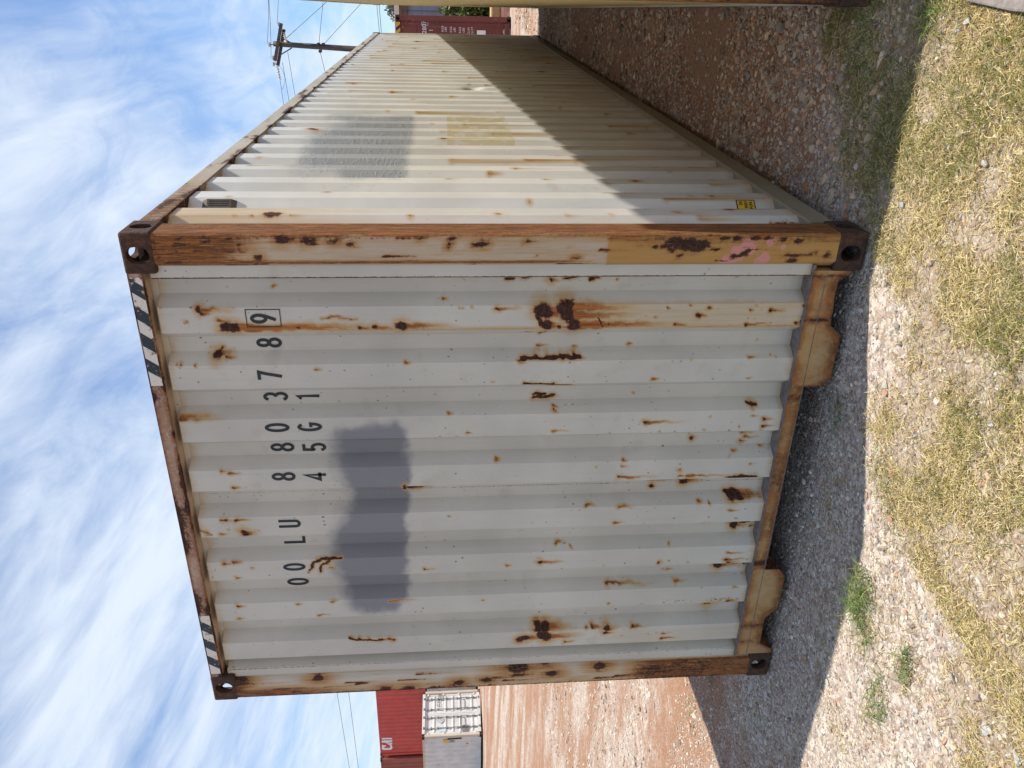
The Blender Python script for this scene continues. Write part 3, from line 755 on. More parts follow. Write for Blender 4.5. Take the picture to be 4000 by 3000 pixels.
def paint_side(V, y, z, d):
    n = len(y); c = np.zeros((n, 4)); Rr = np.zeros(n); G = np.zeros(n)
    rs = np.random.default_rng(11)
    sp = []
    def S(u, v, r, st): 
        p = onplane(u, v, 0, 2.42); k = np.linalg.norm(p - CP) / FPX; sp.append((p[1], p[2], r * k, st * k * 1.0))
    Q = lambda x, y_: (1000 + x * 0.5425, y_ * 0.5425)
    for (a, b, r, st) in [(400, 935, 16, 30), (430, 940, 14, 0), (270, 920, 8, 60), (1145, 875, 8, 500), (1150, 930, 7, 120), (1350, 1005, 14, 330), (1320, 1050, 8, 600), (1400, 935, 6, 60),
                          (1125, 1110, 7, 120), (1870, 1222, 12, 300), (1500, 745, 9, 100), (1130, 720, 8, 100), (1140, 350, 8, 40), (1160, 300, 9, 200), (1050, 465, 8, 20), (1360, 615, 9, 80),
                          (860, 1300, 10, 30), (100, 1550, 30, 90), (150, 1550, 25, 60), (510, 1390, 12, 30), (2080, 1300, 8, 60), (1740, 1550, 12, 30), (1910, 625, 8, 200), (2055, 520, 14, 40),
                          (1800, 880, 8, 120), (700, 600, 6, 30), (980, 660, 6, 60), (1600, 780, 8, 20)]:
        S(*Q(a, b), r, st)
    for (a, b, r, st) in [(400, 690, 16, 60), (1060, 820, 16, 260), (880, 820, 10, 0), (1050, 680, 8, 90), (570, 570, 5, 40), (650, 455, 12, 200), (250, 295, 10, 30), (180, 210, 6, 500), (480, 925, 6, 0),
                          (1200, 930, 22, 300), (760, 960, 14, 300)]:
        S(2300 + a * ZS, 400 + b * ZS, r * 0.9, st)
    for k in range(230):
        kk = rs.integers(0, 41); yy = 0.294 + kk * 0.288 + (0.005 if rs.random() < 0.5 else 0.105) + rs.normal(0, 0.01)
        sp.append((yy, rs.uniform(0.3, 2.7), rs.uniform(0.003, 0.012), rs.choice([0, 0.1, 0.3, 0.7, 1.2])))
    sp = [q for q in sp if not (0.75 < q[0] < 3.1 and 1.85 < q[1] < 2.65)] + sp[:2]
    for (y0, z0, r, st) in sp:
        m = np.abs(y - y0) < max(4 * r, 0.1)
        yy = y[m]; zz = z[m]; rr = max(r, 0.010)
        Rr[m] = np.maximum(Rr[m], gauss(np.hypot(yy - y0, zz - z0), rr) * min(1, 0.45 + r * 18))
        G[m] = np.maximum(G[m], 0.6 * gauss(np.hypot(yy - y0, zz - z0), rr * 2))
        if st > 0:
            dz = z0 - zz
            G[m] = np.maximum(G[m], 0.8 * np.clip(1 - dz / st, 0, 1) * (dz > 0) * gauss(yy - y0, max(rr * 0.7, 0.011)))
    low = sstep(1.25 - z, 0, 1.0)
    G = np.maximum(G, 0.22 * low * (0.5 + fbm(y * 3, z * 0.6, 2)))
    G = np.maximum(G, 0.45 * gauss(z - 0.15, 0.09))
    G = np.maximum(G, 0.32 * (y < 0.43) * (0.5 + 0.7 * sstep(z, 1.8, 2.7)) * (0.6 + 0.8 * fbm(y * 30, z * 1.5, 4)))
    Rr = np.maximum(Rr, 0.55 * gauss(y - 0.25, 0.05) * gauss(z - 0.25, 0.12))
    Rr = np.maximum(Rr, 0.40 * gauss(y - 0.39, 0.012) * sstep(0.85 - z, 0, 0.3))
    # grey overpaint with wrinkled film, and the pale yellow tape patch
    w = fbm(y * 3, z * 3, 21) - 0.5
    B = 0.95 * sstep(y - 0.70 + w * 0.3, 0, 0.45) * sstep(3.15 - y + w * 0.3, 0, 0.4) * sstep(z - 1.83 + w * 0.08, 0, 0.12) * sstep(2.68 - z + w * 0.4, 0, 0.34)
    B = B * (1 - 0.9 * sstep(1.3 - y, 0, 0.3) * sstep(z - 2.15, 0, 0.12))
    p = onplane(1749, 564, 0, 2.42); q = onplane(1976, 450, 0, 2.42)
    A = sstep(y - p[1], 0, 0.03) * sstep(q[1] - y, 0, 0.03) * (z < p[2]) * (z > p[2] - 0.42)
    c[:, 0] = Rr; c[:, 1] = np.clip(G, 0, 1); c[:, 2] = B; c[:, 3] = A * 0.55
    return c
def paint_post_r(V):
    x, y, z = V.T; n = len(x); c = np.zeros((n, 4)); Rr = np.zeros(n)
    front = (y < 0.02); side = (x > W - 0.012) & (y > 0.014); edge = gauss(x - (W - 0.008), 0.018) * (y < 0.03)
    zs_ = onplane(2370, 980, 1, 0.0)[2]
    t = W - x
    G = front * (0.80 * sstep(z, 2.30, 2.62) + 0.35 * sstep(z, 1.9, 2.4) * sstep(0.09 - t, -0.05, 0.08))
    G = np.maximum(G, 0.9 * front * gauss(t - 0.120, 0.008) * sstep(z, 0.95, 1.3)); G = np.maximum(G, 0.75 * edge)
    G = np.maximum(G, 0.45 * front * gauss(t - 0.030, 0.012)); G = np.maximum(G, 0.30 * front * gauss(t - 0.075, 0.02) * sstep(z, 1.7, 2.3))
    G = np.maximum(G, 0.28 * front)
    G = np.maximum(G, front * (z < zs_) * (0.34 + 0.5 * (fbm(x * 30, z * 5, 78) - .4) + 0.25 * gauss(t - .02, .03)))
    Rr = np.maximum(Rr, front * gauss(t - 0.020, 0.009) * (0.28 + 0.30 * sstep(z, 1.6, 2.2) * sstep(2.7 - z, 0, .4)))
    Rr = np.maximum(Rr, 0.42 * front * sstep(z, 2.70, 2.77)); Rr = np.maximum(Rr, front * sstep(z, 2.35, 2.6) * (0.30 + 0.35 * (fbm(x * 40, z * 4, 77) - .5)))
    Rr = np.maximum(Rr, 0.5 * front * gauss(t - 0.075, 0.012) * sstep(z, 2.3, 2.5) * sstep(2.72 - z, 0, .1))
    for (u, v, r, e, a) in [(2690, 955, 40, 1.0, 1), (2640, 945, 34, 1, 1), (2740, 955, 30, 1, 1), (2720, 975, 18, 1, 1), (2560, 965, 14, 1.0, 1), (2600, 962, 14, 1, 1), (2655, 1000, 12, 1, .9), (2620, 980, 14, 1, .9),
                            (2830, 930, 16, 1, 1), (2880, 930, 18, 1, 1), (2950, 930, 16, 1, 1), (3000, 930, 14, 1, 1), (3060, 935, 14, 1, 1), (3120, 940, 16, 1, 1), (2910, 990, 14, 1, 1), (2870, 1000, 18, 1, .8),
                            (3095, 1020, 18, 1, .9), (3180, 990, 14, 1, .8), (3230, 995, 16, 1, .8), (2500, 960, 9, 1, .9), (2800, 975, 10, 1, .9), (1885, 955, 20, 1, .9), (1860, 957, 16, 1, .9),
                            (1758, 950, 12, 1, .9), (1765, 930, 12, 1, .9), (1750, 970, 10, 1, .8), (1370, 955, 14, 1, .9), (1840, 1045, 14, 1, .8), (1640, 930, 16, 1, .6), (2060, 938, 12, 1, .8), (2250, 1010, 14, 1, .8),
                            (1010, 1005, 16, 1, .9), (930, 960, 12, 1, .8), (800, 935, 20, 1, .9), (700, 930, 16, 1, .8), (890, 935, 12, 1, .8), (1100, 935, 26, 1, .9), (1200, 940, 26, 1, .8), (1300, 942, 22, 1, .7)]:
        p = onplane(u, v, 1, 0.005); k = np.linalg.norm(p - CP) / FPX; r = r * k
        Rr = np.maximum(Rr, a * front * gauss(np.hypot((x - p[0]) * 1.3, (z - p[2]) * 0.75), r))
        G = np.maximum(G, 0.7 * front * gauss(np.hypot(x - p[0], (z - p[2]) * 0.6), r * 1.8))
    r4 = np.random.default_rng(44)
    for k in range(70):
        t0 = r4.uniform(.01, .135); z0 = r4.uniform(.2, 2.75); ln = r4.uniform(.04, .35); w_ = r4.uniform(.0025, .006); a_ = r4.uniform(.35, .95)
        dz = z0 - z; f_ = np.clip(1 - dz / ln, 0, 1) * (dz > -.005) * gauss(t - t0, w_) * front
        G = np.maximum(G, a_ * f_); Rr = np.maximum(Rr, (a_ > .6) * .75 * f_ * (dz < ln * .5))
    G = np.where(side, 0.95 + 0.5 * (fbm(y * 60, z * 3, 8) - 0.5), G)
    Rr = np.where(side, 0.30 + 0.45 * (fbm(y * 80, z * 2.5, 14) - 0.5) + 0.2 * gauss(y - 0.01, 0.02), Rr)
    c[:, 2] = (front | (y < .06)) * (z < zs_) * 1.0
    P_ = 0
    for (u, v, r) in [(2840, 1025, 40), (2880, 990, 45), (2925, 960, 40), (2975, 1025, 36), (3010, 945, 24), (2990, 1005, 30), (3060, 965, 16), (3110, 955, 14)]:
        p = onplane(u, v, 1, 0.005); k = np.linalg.norm(p - CP) / FPX
        P_ = np.maximum(P_, 0.85 * front * gauss(np.hypot(x - p[0], z - p[2]), r * k))
    c[:, 0] = np.clip(Rr, 0, 1); c[:, 1] = np.clip(G, 0, 1); c[:, 3] = P_
    return c
def paint_post_l(V):
    x, y, z = V.T; n = len(x); c = np.zeros((n, 4))
    front = y < 0.02
    e = sstep(0.085 - x, -0.03, 0.05)
    G = e * (0.35 + 0.5 * sstep(z, 2.1, 2.6)); G = np.maximum(G, 0.9 * sstep(z, 2.55, 2.8)); G = np.maximum(G, 0.85 * front * sstep(0.95 - z, 0, 0.35))
    G = np.maximum(G, 0.30 * (y > .02) * (x > .11)); G = np.maximum(G, 0.6 * (x < 0.02))
    Rr = 0.62 * gauss(x - 0.006, 0.022) * (0.6 + 0.8 * fbm(z * 3, z * 0, 3))
    Rr = np.maximum(Rr, 0.52 * front * sstep(0.85 - z, 0, .2) * sstep(z - .15, 0, .1) * (0.5 + fbm(x * 25, z * 7, 6)))
    Rr = np.maximum(Rr, 0.5 * sstep(z, 2.68, 2.76)); Rr = np.maximum(Rr, 0.8 * (x > 0.1) * sstep(z, 2.66, 2.76))
    r4 = np.random.default_rng(45)
    for k in range(60):
        x0 = .01 + .11 * r4.random() ** 1.6; z0 = r4.uniform(.2, 2.75); ln = r4.uniform(.05, .45); w_ = r4.uniform(.003, .008); a_ = r4.uniform(.4, .95)
        dz = z0 - z; f_ = np.clip(1 - dz / ln, 0, 1) * (dz > -.005) * gauss(x - x0, w_) * front
        G = np.maximum(G, a_ * f_); Rr = np.maximum(Rr, (a_ > .6) * .75 * f_ * (dz < ln * .5))
    for (zx, zy, r) in [(690, 90, 24), (750, 80, 14), (765, 100, 14), (690, 86, 16), (870, 86, 14), (560, 120, 12), (620, 115, 12), (400, 135, 14), (450, 133, 14), (250, 112, 12)]:
        p = onplane(800 + zx * 2250 / 1270, 2450 + zy * 1.7717, 1, 0.01); k = np.linalg.norm(p - CP) / FPX
        Rr = np.maximum(Rr, 0.95 * gauss(np.hypot((x - p[0]) * 1.2, (z - p[2]) * .7), r * k * 1.4)); G = np.maximum(G, .7 * gauss(np.hypot(x - p[0], (z - p[2]) * .5), r * k * 3))
    c[:, 0] = np.clip(Rr, 0, 1); c[:, 1] = np.clip(G, 0, 1)
    return c
def paint_header(V):
    x, y, z = V.T; c = np.zeros((len(x), 4)); f = fbm(x * 7, z * 9, 31)
    e = np.maximum(gauss(z - 2.836, 0.010), gauss(z - 2.892, 0.010))
    c[:, 0] = np.clip(0.50 * e + 0.75 * sstep(f, 0.5, 0.7) * 0.7, 0, 1); c[:, 1] = np.clip(0.35 + 0.5 * f + 0.3 * e, 0, 1)
    und = (z < 2.8375) & (y > 0.008); c[und, 0] = 0; c[und, 1] = .2
    return c
def paint_rail(V):
    x, y, z = V.T; c = np.zeros((len(x), 4)); f = fbm(y * 5, z * 20, 37)
    c[:, 0] = np.clip(0.05 + 0.5 * sstep(f, 0.5, 0.75) + 0.25 * gauss(z - 2.80, 0.010) + 0.30 * sstep(0.9 - y, 0, .8), 0, 1)
    c[:, 1] = np.clip(0.05 + 0.45 * f + 0.5 * sstep(1.4 - y, 0, 1.2), 0, 1)
    return c
def paint_sill(V):
    x, y, z = V.T; c = np.zeros((len(x), 4)); f = fbm(x * 9, z * 6, 41)
    sx_ = np.array([p[0] for p in SILL[2:]]); sz_ = np.array([p[1] for p in SILL[2:]])
    zb = np.interp(x, sx_, sz_)
    Rr = 0.60 * gauss(z - zb, 0.010) * (0.6 + 0.7 * f)
    G = 0.55 * f + 0.5 * gauss(z - zb, 0.035) + 0.3 * gauss(z - 0.195, 0.02) + 0.15
    for (x0, w_, a) in [(2.25, 0.03, 0.75), (2.145, 0.014, .5), (2.06, 0.035, .75), (1.69, 0.05, .85), (1.60, .03, .6), (1.24, .04, .6), (1.15, .02, .5), (0.93, .03, .4), (0.77, .05, .9), (0.36, .05, .75), (0.25, .05, .6), (1.42, .015, .4), (0.55, .02, .3)]:
        Rr = np.maximum(Rr, a * gauss(x - x0, w_ * .55) * (0.75 + 0.6 * (f - 0.5))); G = np.maximum(G, a * gauss(x - x0, w_ * 1.15))
    c[:, 0] = np.clip(Rr, 0, 1); c[:, 1] = np.clip(G, 0, 1); c[:, 2] = sstep(x, 0.5, 0.6) * sstep(1.7 - x, 0, .1) * 0.4 + 0.8 * (x > 1.74) * (x < 2.04) * (z < .12)
    return c

main_m = dict(post=MAT['post'], header=MAT['header'], sill=MAT['sill'], end=MAT['end'], side=MAT['side'], rail=MAT['rail'], lowrail=MAT['lowrail'], roof=MAT['side'], door=MAT['side'])
main = build_container('shipping_container', 'weathered white container with black lettering, grey overpaint patches and rust-eaten end',
                       (0, 0, 0), 0, mats=main_m, fine=True,
                       paint=dict(end=paint_end, side=paint_side, post_r=paint_post_r, post_l=paint_post_l, header=paint_header, rail=paint_rail, sill=paint_sill))

# hazard stripes on the top header of the white container
def hazard(root, x0, x1, y, z0, z1, cols, pitch, flip=1, facing=-1):
    t = 0.0015
    MB().box(x0, x1, min(y, y + facing * t), max(y, y + facing * t), z0, z1).obj('hazard_decal', cols[0], root)
    k = 0; x = x0 + pitch * 0.3; hgt = (z1 - z0) * 0.75
    while x + pitch * 0.5 + hgt < x1:
        a, b = x, x + pitch * 0.5
        poly = [(a, z0), (b, z0), (b + hgt * 1.0, z1), (a + hgt * 1.0, z1)] if flip > 0 else [(a + hgt, z0), (b + hgt, z0), (b, z1), (a, z1)]
        MB().prism(poly, 1, y + facing * t, y + facing * (t + 0.0012)).obj('hazard_stripe', cols[1], root)
        x += pitch
hazard(main, 1.80, 2.262, 0.006, H - 0.056, H - 0.010, (MAT['hazard'], MAT['hazblack']), 0.112, 1)
hazard(main, 0.185, 0.565, 0.006, H - 0.056, H - 0.010, (MAT['hazard'], MAT['hazblack']), 0.112, 1)

# stroke lettering ------------------------------------------------------------
def arc(cx, cy, rx, ry, a0, a1, n=14):
    return [(cx + rx * math.cos(R(a0 + (a1 - a0) * k / n)), cy + ry * math.sin(R(a0 + (a1 - a0) * k / n))) for k in range(n + 1)]
GL = {  # strokes in a box 0..0.42 wide, 0..1 high
 'O': [arc(.21, .5, .16, .45, 0, 360, 28)], '0': [arc(.21, .5, .16, .45, 0, 360, 28)],
 'L': [[(.05, .95), (.05, .05), (.38, .05)]],
 'U': [[(.05, .95), (.05, .25)] + arc(.21, .22, .16, .17, 180, 360, 10)[1:] + [(.37, .95)]],
 '8': [arc(.21, .73, .14, .22, 0, 360, 20), arc(.21, .27, .165, .22, 0, 360, 20)],
 '3': [arc(.20, .72, .15, .23, 150, -80, 14), arc(.20, .28, .165, .23, 80, -150, 14)],
 '7': [[(.03, .95), (.38, .95), (.30, .70), (.16, .05)]],
 '9': [arc(.21, .68, .155, .27, 0, 360, 22), [(.365, .68), (.33, .45), (.16, .04)]],
 '1': [[(.10, .80), (.22, .93), (.22, .05)]],
 'G': [arc(.21, .5, .16, .45, 50, 330, 22) + [(.37, .45), (.22, .45)]],
 '5': [[(.36, .95), (.09, .95), (.07, .55)] + arc(.20, .32, .165, .27, 130, -150, 16)],
 '4': [[(.29, .05), (.29, .95), (.03, .30), (.39, .30)]],
}
def glyph_mesh(ch, hgt, thick):
    m = MB(); tk = thick / 2; asp = 0.95
    for si, st in enumerate(GL[ch]):
        p = [Vector((a * asp * hgt, -0.0004 * si, b * hgt)) for a, b in st]; n = len(p)
        closed = (p[0] - p[-1]).length < 1e-4
        for i in range(n - 1):
            a, b = p[i], p[i + 1]; d = (b - a).normalized()
            def nrm(j):
                def dd(k0, k1): return (p[k1] - p[k0]).normalized()
                if 0 < j < n - 1: d0, d1 = dd(j - 1, j), dd(j, j + 1)
                elif closed: d0, d1 = dd(n - 2, n - 1), dd(0, 1)
                elif j == 0: d0 = d1 = dd(0, 1)
                else: d0 = d1 = dd(n - 2, n - 1)
                n0 = Vector((-d0.z, 0, d0.x)); n1 = Vector((-d1.z, 0, d1.x)); q = (n0 + n1)
                if q.length < 1e-4: return n0
                q.normalize(); return q / max(0.55, q.dot(n0))
            na, nb = nrm(i), nrm(i + 1)
            if i == 0 and not closed: a = a - d * tk * 0.3
            if i == n - 2 and not closed: b = b + d * tk * 0.3
            m.add([a + na * tk, a - na * tk, b - nb * tk, b + nb * tk], [(0, 1, 2, 3)])
    me = m.mesh('letter_' + ch, MAT['ink'], fix=False)
    bm = bmesh.new(); bm.from_mesh(me); bmesh.ops.remove_doubles(bm, verts=bm.verts[:], dist=1e-5)
    for f in bm.faces:
        f.normal_update()
        if f.normal.y > 0: f.normal_flip()
    bm.to_mesh(me); bm.free()
    return me
LET = [('9', 1029, 1244, 0), ('8', 1051.5, 1338, 1), ('7', 1056, 1466, 0), ('3', 1077, 1548, 1), ('0', 1083, 1670, 0), ('8', 1103.5, 1746, 1), ('8', 1108, 1861, 0), ('U', 1130, 2045, 0),
       ('L', 1149, 2107, 1), ('O', 1150, 2214, 0), ('O', 1164.6, 2271, 1), ('1', 1204, 1547, 1), ('G', 1210, 1667, 0), ('5', 1228, 1746, 1), ('4', 1232, 1860, 0)]
PROF = np.array(end_profile(W))
GM = {}
for ch, u, v, rec in LET:
    yv = 0.084 if rec else 0.026
    p = onplane(u, v, 1, yv)
    hh = 0.100
    if ch not in GM: GM[ch] = glyph_mesh(ch, hh, 0.0138)
    hw = 0.20 * hh
    yy = float(max(np.interp(q, PROF[:, 0], PROF[:, 1]) * 0 + yv for q in (p[0],)))
    name = 'digit' if ch.isdigit() else 'letter'
    o = link(name, GM[ch], main); o.location = (p[0] - 0.21 * 0.95 * hh, yy - 0.0016, p[2] - hh / 2)
    if ch == '9':
        m = MB(); x0, x1 = p[0] - 0.036, p[0] + 0.040; z0, z1 = p[2] - 0.068, p[2] + 0.068; t = 0.0032; y0, y1 = yy - 0.0022, yy - 0.0008
        m.box(x0, x1, y0, y1, z0, z0 + t); m.box(x0, x1, y0, y1, z1 - t, z1); m.box(x0, x0 + t, y0, y1, z0 + t, z1 - t); m.box(x1 - t, x1, y0, y1, z0 + t, z1 - t)
        m.obj('digit_frame', MAT['ink'], main)

# vent hood and yellow label on the long side
SN = Vector((0.046, -0.036, 0)).normalized(); ST = Vector((0.036, 0.046, 0)).normalized(); SO = Vector((W - 0.048, 0.536, 0))
def slope_box(t0, t1, z0, z1, h0, h1, mat, name, parent, taper=0.0):
    """box lying on the slanted web of the corrugation nearest the corner post"""
    vs = []
    for h in (h0, h1):
        k = taper if h == h1 else 0.0
        for t_, z_ in ((t0, z0), (t1, z0), (t1, z1), (t0, z1)):
            p = SO + ST * t_ + SN * h; vs.append((p.x, p.y, z_ + (k if z_ == z0 else -k)))
    return MB().add(vs, [(0, 1, 2, 3), (4, 5, 6, 7), (0, 1, 5, 4), (1, 2, 6, 5), (2, 3, 7, 6), (3, 0, 4, 7)]).obj(name, mat, parent)
zl0, zl1 = onplane(2953, 803, 0, 2.405)[2], onplane(2880, 803, 0, 2.405)[2]
lab = slope_box(-0.012, 0.052, zl0, zl1, 0.0, 0.0016, MAT['black'], 'warning_label', main)
slope_box(-0.012, 0.047, zl0 + 0.005, zl1 - 0.005, 0.0016, 0.0024, MAT['yellow'], 'label_face', lab)
for k, s_ in enumerate(('ER', 'RED', 'FUEL')):
    o = link('label_text', text_mesh(s_, 0.021, MAT['ink'], 'label_text', 'RIGHT'), lab)
    p = SO + ST * 0.044 + SN * 0.0034
    zt_ = zl1 - (zl1 - zl0) * (0.24 + 0.26 * k)
    o.matrix_local = Matrix(((ST.x, 0, SN.x, p.x), (ST.y, 0, SN.y, p.y), (0, 1, 0, zt_), (0, 0, 0, 1)))
zv0, zv1 = onplane(925, 797, 0, 2.405)[2], onplane(790, 797, 0, 2.405)[2]
vent = slope_box(-0.005, 0.040, zv0, zv1, 0.0, 0.014, MAT['vent'], 'vent_hood', main, 0.022)
for k in range(3):
    slope_box(0.002 + k * 0.012, 0.007 + k * 0.012, zv0 + 0.03, zv1 - 0.03, 0.0135, 0.0155, MAT['rubber'], 'vent_slat', vent)

# ------------------------------------------------------------------ the tan neighbour
def container_mats(key, base, dark=(0.030, 0.013, 0.009), lowrail=None):
    pm = paint_mat(key + '_paint', base, speck=0.2, grain=(45, 45, 1.6), dirt=0.45, auto=0.55)
    return dict(post=pm, header=pm, sill=pm, end=pm, side=pm, rail=pm, lowrail=lowrail or pm, roof=pm, door=pm)
tan = container_mats('tan', (0.62, 0.47, 0.22), lowrail=MAT['rail'])
def paint_tan_post(V):
    x, y, z = V.T; c = np.zeros((len(x), 4))
    f = fbm(y * 25 + x * 25, z * 4, 51)
    c[:, 1] = np.clip(0.35 + 0.55 * sstep(1.2 - z, 0, 0.9) + 0.25 * f, 0, 1)
    c[:, 0] = np.clip(0.25 + 0.45 * sstep(0.8 - z, 0, 0.6) + 0.5 * (f - 0.5), 0, 1)
    c[:, 2] = 1.0
    return c
tan['post_near'] = MAT['post']
NB_ANG = math.atan2(0.385, 12.19)
build_tan = build_container('shipping_container', 'tan container with a rusted corner post, a narrow gap from the white lettered container',
                            (3.236, 0.39, 0.0), NB_ANG, mats=tan, paint=dict(post_l=paint_tan_post, post_r=paint_tan_post), nz=8)

# ------------------------------------------------------------------ maroon container behind, doors towards us
maroon = container_mats('maroon', (0.17, 0.045, 0.038))
mr_ = build_container('shipping_container', 'maroon container with closed doors, white lettering and yellow-black header stripes', (2.47 - L40 * math.sin(0.075), 18.85 + L40 * math.cos(0.075), -0.02), math.pi + 0.075, mats=maroon, doors=True, bars=False)
def on_door(root, me, x, z, l, name, lift=0.012):
    """lay a text mesh on the door face of a container (local coordinates, door at y = l)"""
    o = link(name, me, root)
    o.matrix_local = Matrix.Translation((x, l - 0.06 + lift, z)) @ Matrix(((-1, 0, 0, 0), (0, 0, 1, 0), (0, 1, 0, 0), (0, 0, 0, 1)))
    return o
WL = MAT['whitelabel']
dy_ = L40
def maroon_x(u, v): return 2.47 - onplane(u, v, 1, 18.85)[0]
def maroon_z(u, v): return onplane(u, v, 1, 18.85)[2] + 0.02
for s, u, v, size in (('280', 1658, 112, 0.15), ('7', 1659, 88, 0.135), ('1', 1684, 118, 0.14)):
    on_door(mr_, text_mesh(s, size, WL, 'letters', extrude=0.002), maroon_x(u, v), maroon_z(u, v), dy_, 'lettering', 0.016)
xf, zf = maroon_x(1659, 88), maroon_z(1659, 88)
m = MB()
for a in ((xf - .06, xf + .06, zf - .085, zf - .078), (xf - .06, xf + .06, zf + .078, zf + .085), (xf - .06, xf - .053, zf - .078, zf + .078), (xf + .053, xf + .06, zf - .078, zf + .078)):
    m.box(a[0], a[1], dy_ - 0.06 + 0.014, dy_ - 0.06 + 0.018, a[2], a[3])
m.obj('digit_frame', WL, mr_)
for s, u, v in (('KGS', 1729, 112), ('LBS', 1741, 114), ('KGS', 1762, 115), ('LBS', 1776, 116), ('KGS', 1797, 117), ('LBS', 1811, 117), ('CU.M.', 1831, 121), ('CU.FT', 1845, 121)):
    on_door(mr_, text_mesh(s, 0.075, WL, 'letters', extrude=0.002), maroon_x(u, v), maroon_z(u, v), dy_, 'lettering', 0.016)
x, z = maroon_x(1880, 127), maroon_z(1880, 127)
MB().box(x - 0.05, x + 0.14, dy_ - 0.046, dy_ - 0.042, z - 0.11, z + 0.11).obj('white_plate', WL, mr_)
x, z = maroon_x(1982, 125), maroon_z(1982, 125)
MB().prism([(x + 0.11 * math.cos(k * math.pi / 8), z + 0.11 * math.sin(k * math.pi / 8)) for k in range(16)], 1, dy_ - 0.048, dy_ - 0.040).obj('round_sticker', MAT['cream'], mr_)
hz_y = plain('hazard_yellow', (0.62, 0.36, 0.02), 0.5, var=0.15)
hazard(mr_, 0.17, 0.75, dy_ - 0.006, H - 0.115, H - 0.012, (hz_y, MAT['black']), 0.16, 1, facing=1)
hazard(mr_, W - 0.75, W - 0.17, dy_ - 0.006, H - 0.115, H - 0.012, (hz_y, MAT['black']), 0.16, 1, facing=1)

# ------------------------------------------------------------------ far stacks on the left
GZ = 0.50
white2 = container_mats('offwhite', (0.62, 0.62, 0.60)); white2['post'] = white2['rail'] = paint_mat('rusty_offwhite_frame', (0.54, 0.47, 0.36), dirt=0.9)
H86 = 2.591
wc = build_container('shipping_container', 'short off-white container with barred doors and a grimy long side, under the red one', (-25.6 - L20, 22.93, GZ), -math.pi / 2, l=L20, h=H86, mats=white2)
DX = lambda y_: 22.93 - y_           # local x from world y on its door plane (world x = -25.6)
def wc_pos(u, v):
    p = onplane(u, v, 0, -25.6); return DX(p[1]), p[2] - GZ
for s, u, v, size in (('107553', 1718, 2716, 0.16), ('2', 1717, 2696, 0.16), ('22G1', 1730, 2722, 0.16), ('ZCSU', 1714, 2745, 0.16)):
    x, z = wc_pos(u, v); on_door(wc, text_mesh(s, size, MAT['ink'], 'letters', extrude=0.002), x, z, L20, 'lettering', 0.020)
x, z = wc_pos(1818, 2842)
MB().box(x - 0.18, x + 0.18, L20 - 0.05, L20 - 0.044, z - 0.13, z + 0.13).obj('door_placard', MAT['steel'], wc)
x, z = wc_pos(1722, 2810)
MB().prism([(x - .19, z), (x, z - .19), (x + .19, z), (x, z + .19)], 1, L20 - 0.05, L20 - 0.045).obj('diamond_placard', plain('faded_placard', (0.42, 0.42, 0.41), 0.6, var=0.4, scale=20), wc)
x, z = wc_pos(1728, 2848)
MB().box(x - .1, x + .1, L20 - .05, L20 - .045, z - .13, z + .13).obj('paper_label', plain('pale_blue_paper', (0.5, 0.6, 0.7), 0.6, var=0.1), wc)
# marks on its long side (local x = W face, outward +x)
def on_side(root, u, v, hw, hh, mat, name, plane_y):
    p = onplane(u, v, 1, plane_y); yl = p[0] - (-25.6 - L20); zl = p[2] - GZ
    return MB().box(W - 0.014, W - 0.010, yl - hw, yl + hw, zl - hh, zl + hh).obj(name, mat, root)
on_side(wc, 1742, 2897, 0.075, 0.11, MAT['yellow'], 'yellow_label', 20.49)
on_side(wc, 1766, 2898, 0.05, 0.10, plain('grey_label', (0.3, 0.3, 0.3), 0.6), 'grey_label', 20.49)
on_side(wc, 1776, 2886, 0.05, 0.30, plain('dark_scrape', (0.05, 0.03, 0.025), 0.8), 'dark_scrape', 20.49)
on_side(wc, 1825, 2905, 0.04, 0.05, plain('red_tag', (0.6, 0.12, 0.06), 0.6), 'red_tag', 20.49)

red = container_mats('red', (0.52, 0.075, 0.060))
ZR = GZ + H86
def x_at(u, v, y): return onplane(u, v, 1, y)[0]
YR = 26.2
XR = x_at(1560, 2950, YR)
rc = build_container('shipping_container', 'bright red container with a large white logo, stacked one storey up', (XR, YR + W, ZR), -math.pi / 2, l=L20, h=H86, mats=red)
gmat = container_mats('greybox', (0.48, 0.47, 0.44)); bmat = container_mats('bluebox', (0.05, 0.09, 0.16)); brn = container_mats('brown', (0.28, 0.075, 0.055))
build_container('shipping_container', 'grey container carrying the bright red container', (XR, YR + W, GZ), -math.pi / 2, l=L20, h=H86, mats=gmat, bars=False)
XB = XR - L20 - 0.09
build_container('shipping_container', 'brownish red container stacked next to the bright red container', (XB, YR + W - 0.15, ZR), -math.pi / 2, l=L20, h=H86, mats=brn)
build_container('shipping_container', 'dark blue container carrying the brownish red container', (XB, YR + W - 0.15, GZ), -math.pi / 2, l=L20, h=H86, mats=bmat, bars=False)
def on_red(poly, name):
    """polygon given in photo pixels, laid over the outer flats of the red long side"""
    q = []
    for u, v in poly:
        p = onplane(u, v, 1, YR); q.append((p[0] - XR, p[2] - ZR))
    b = MB(); n = len(q); a, c = W - 0.013, W - 0.009
    vs = [(a, s, t) for s, t in q] + [(c, s, t) for s, t in q]
    b.add(vs, [tuple(range(n)), tuple(range(2 * n - 1, n - 1, -1))] + [(i, (i + 1) % n, n + (i + 1) % n, n + i) for i in range(n)])
    return b.obj(name, WL, rc)
S5 = 500 / 2212
def lz(pts): return [(1400 + a * S5, 2650 + b * S5) for a, b in pts]
on_red(lz([(402, 1032), (402, 1058), (582, 1052), (582, 1028)]), 'logo_letter')
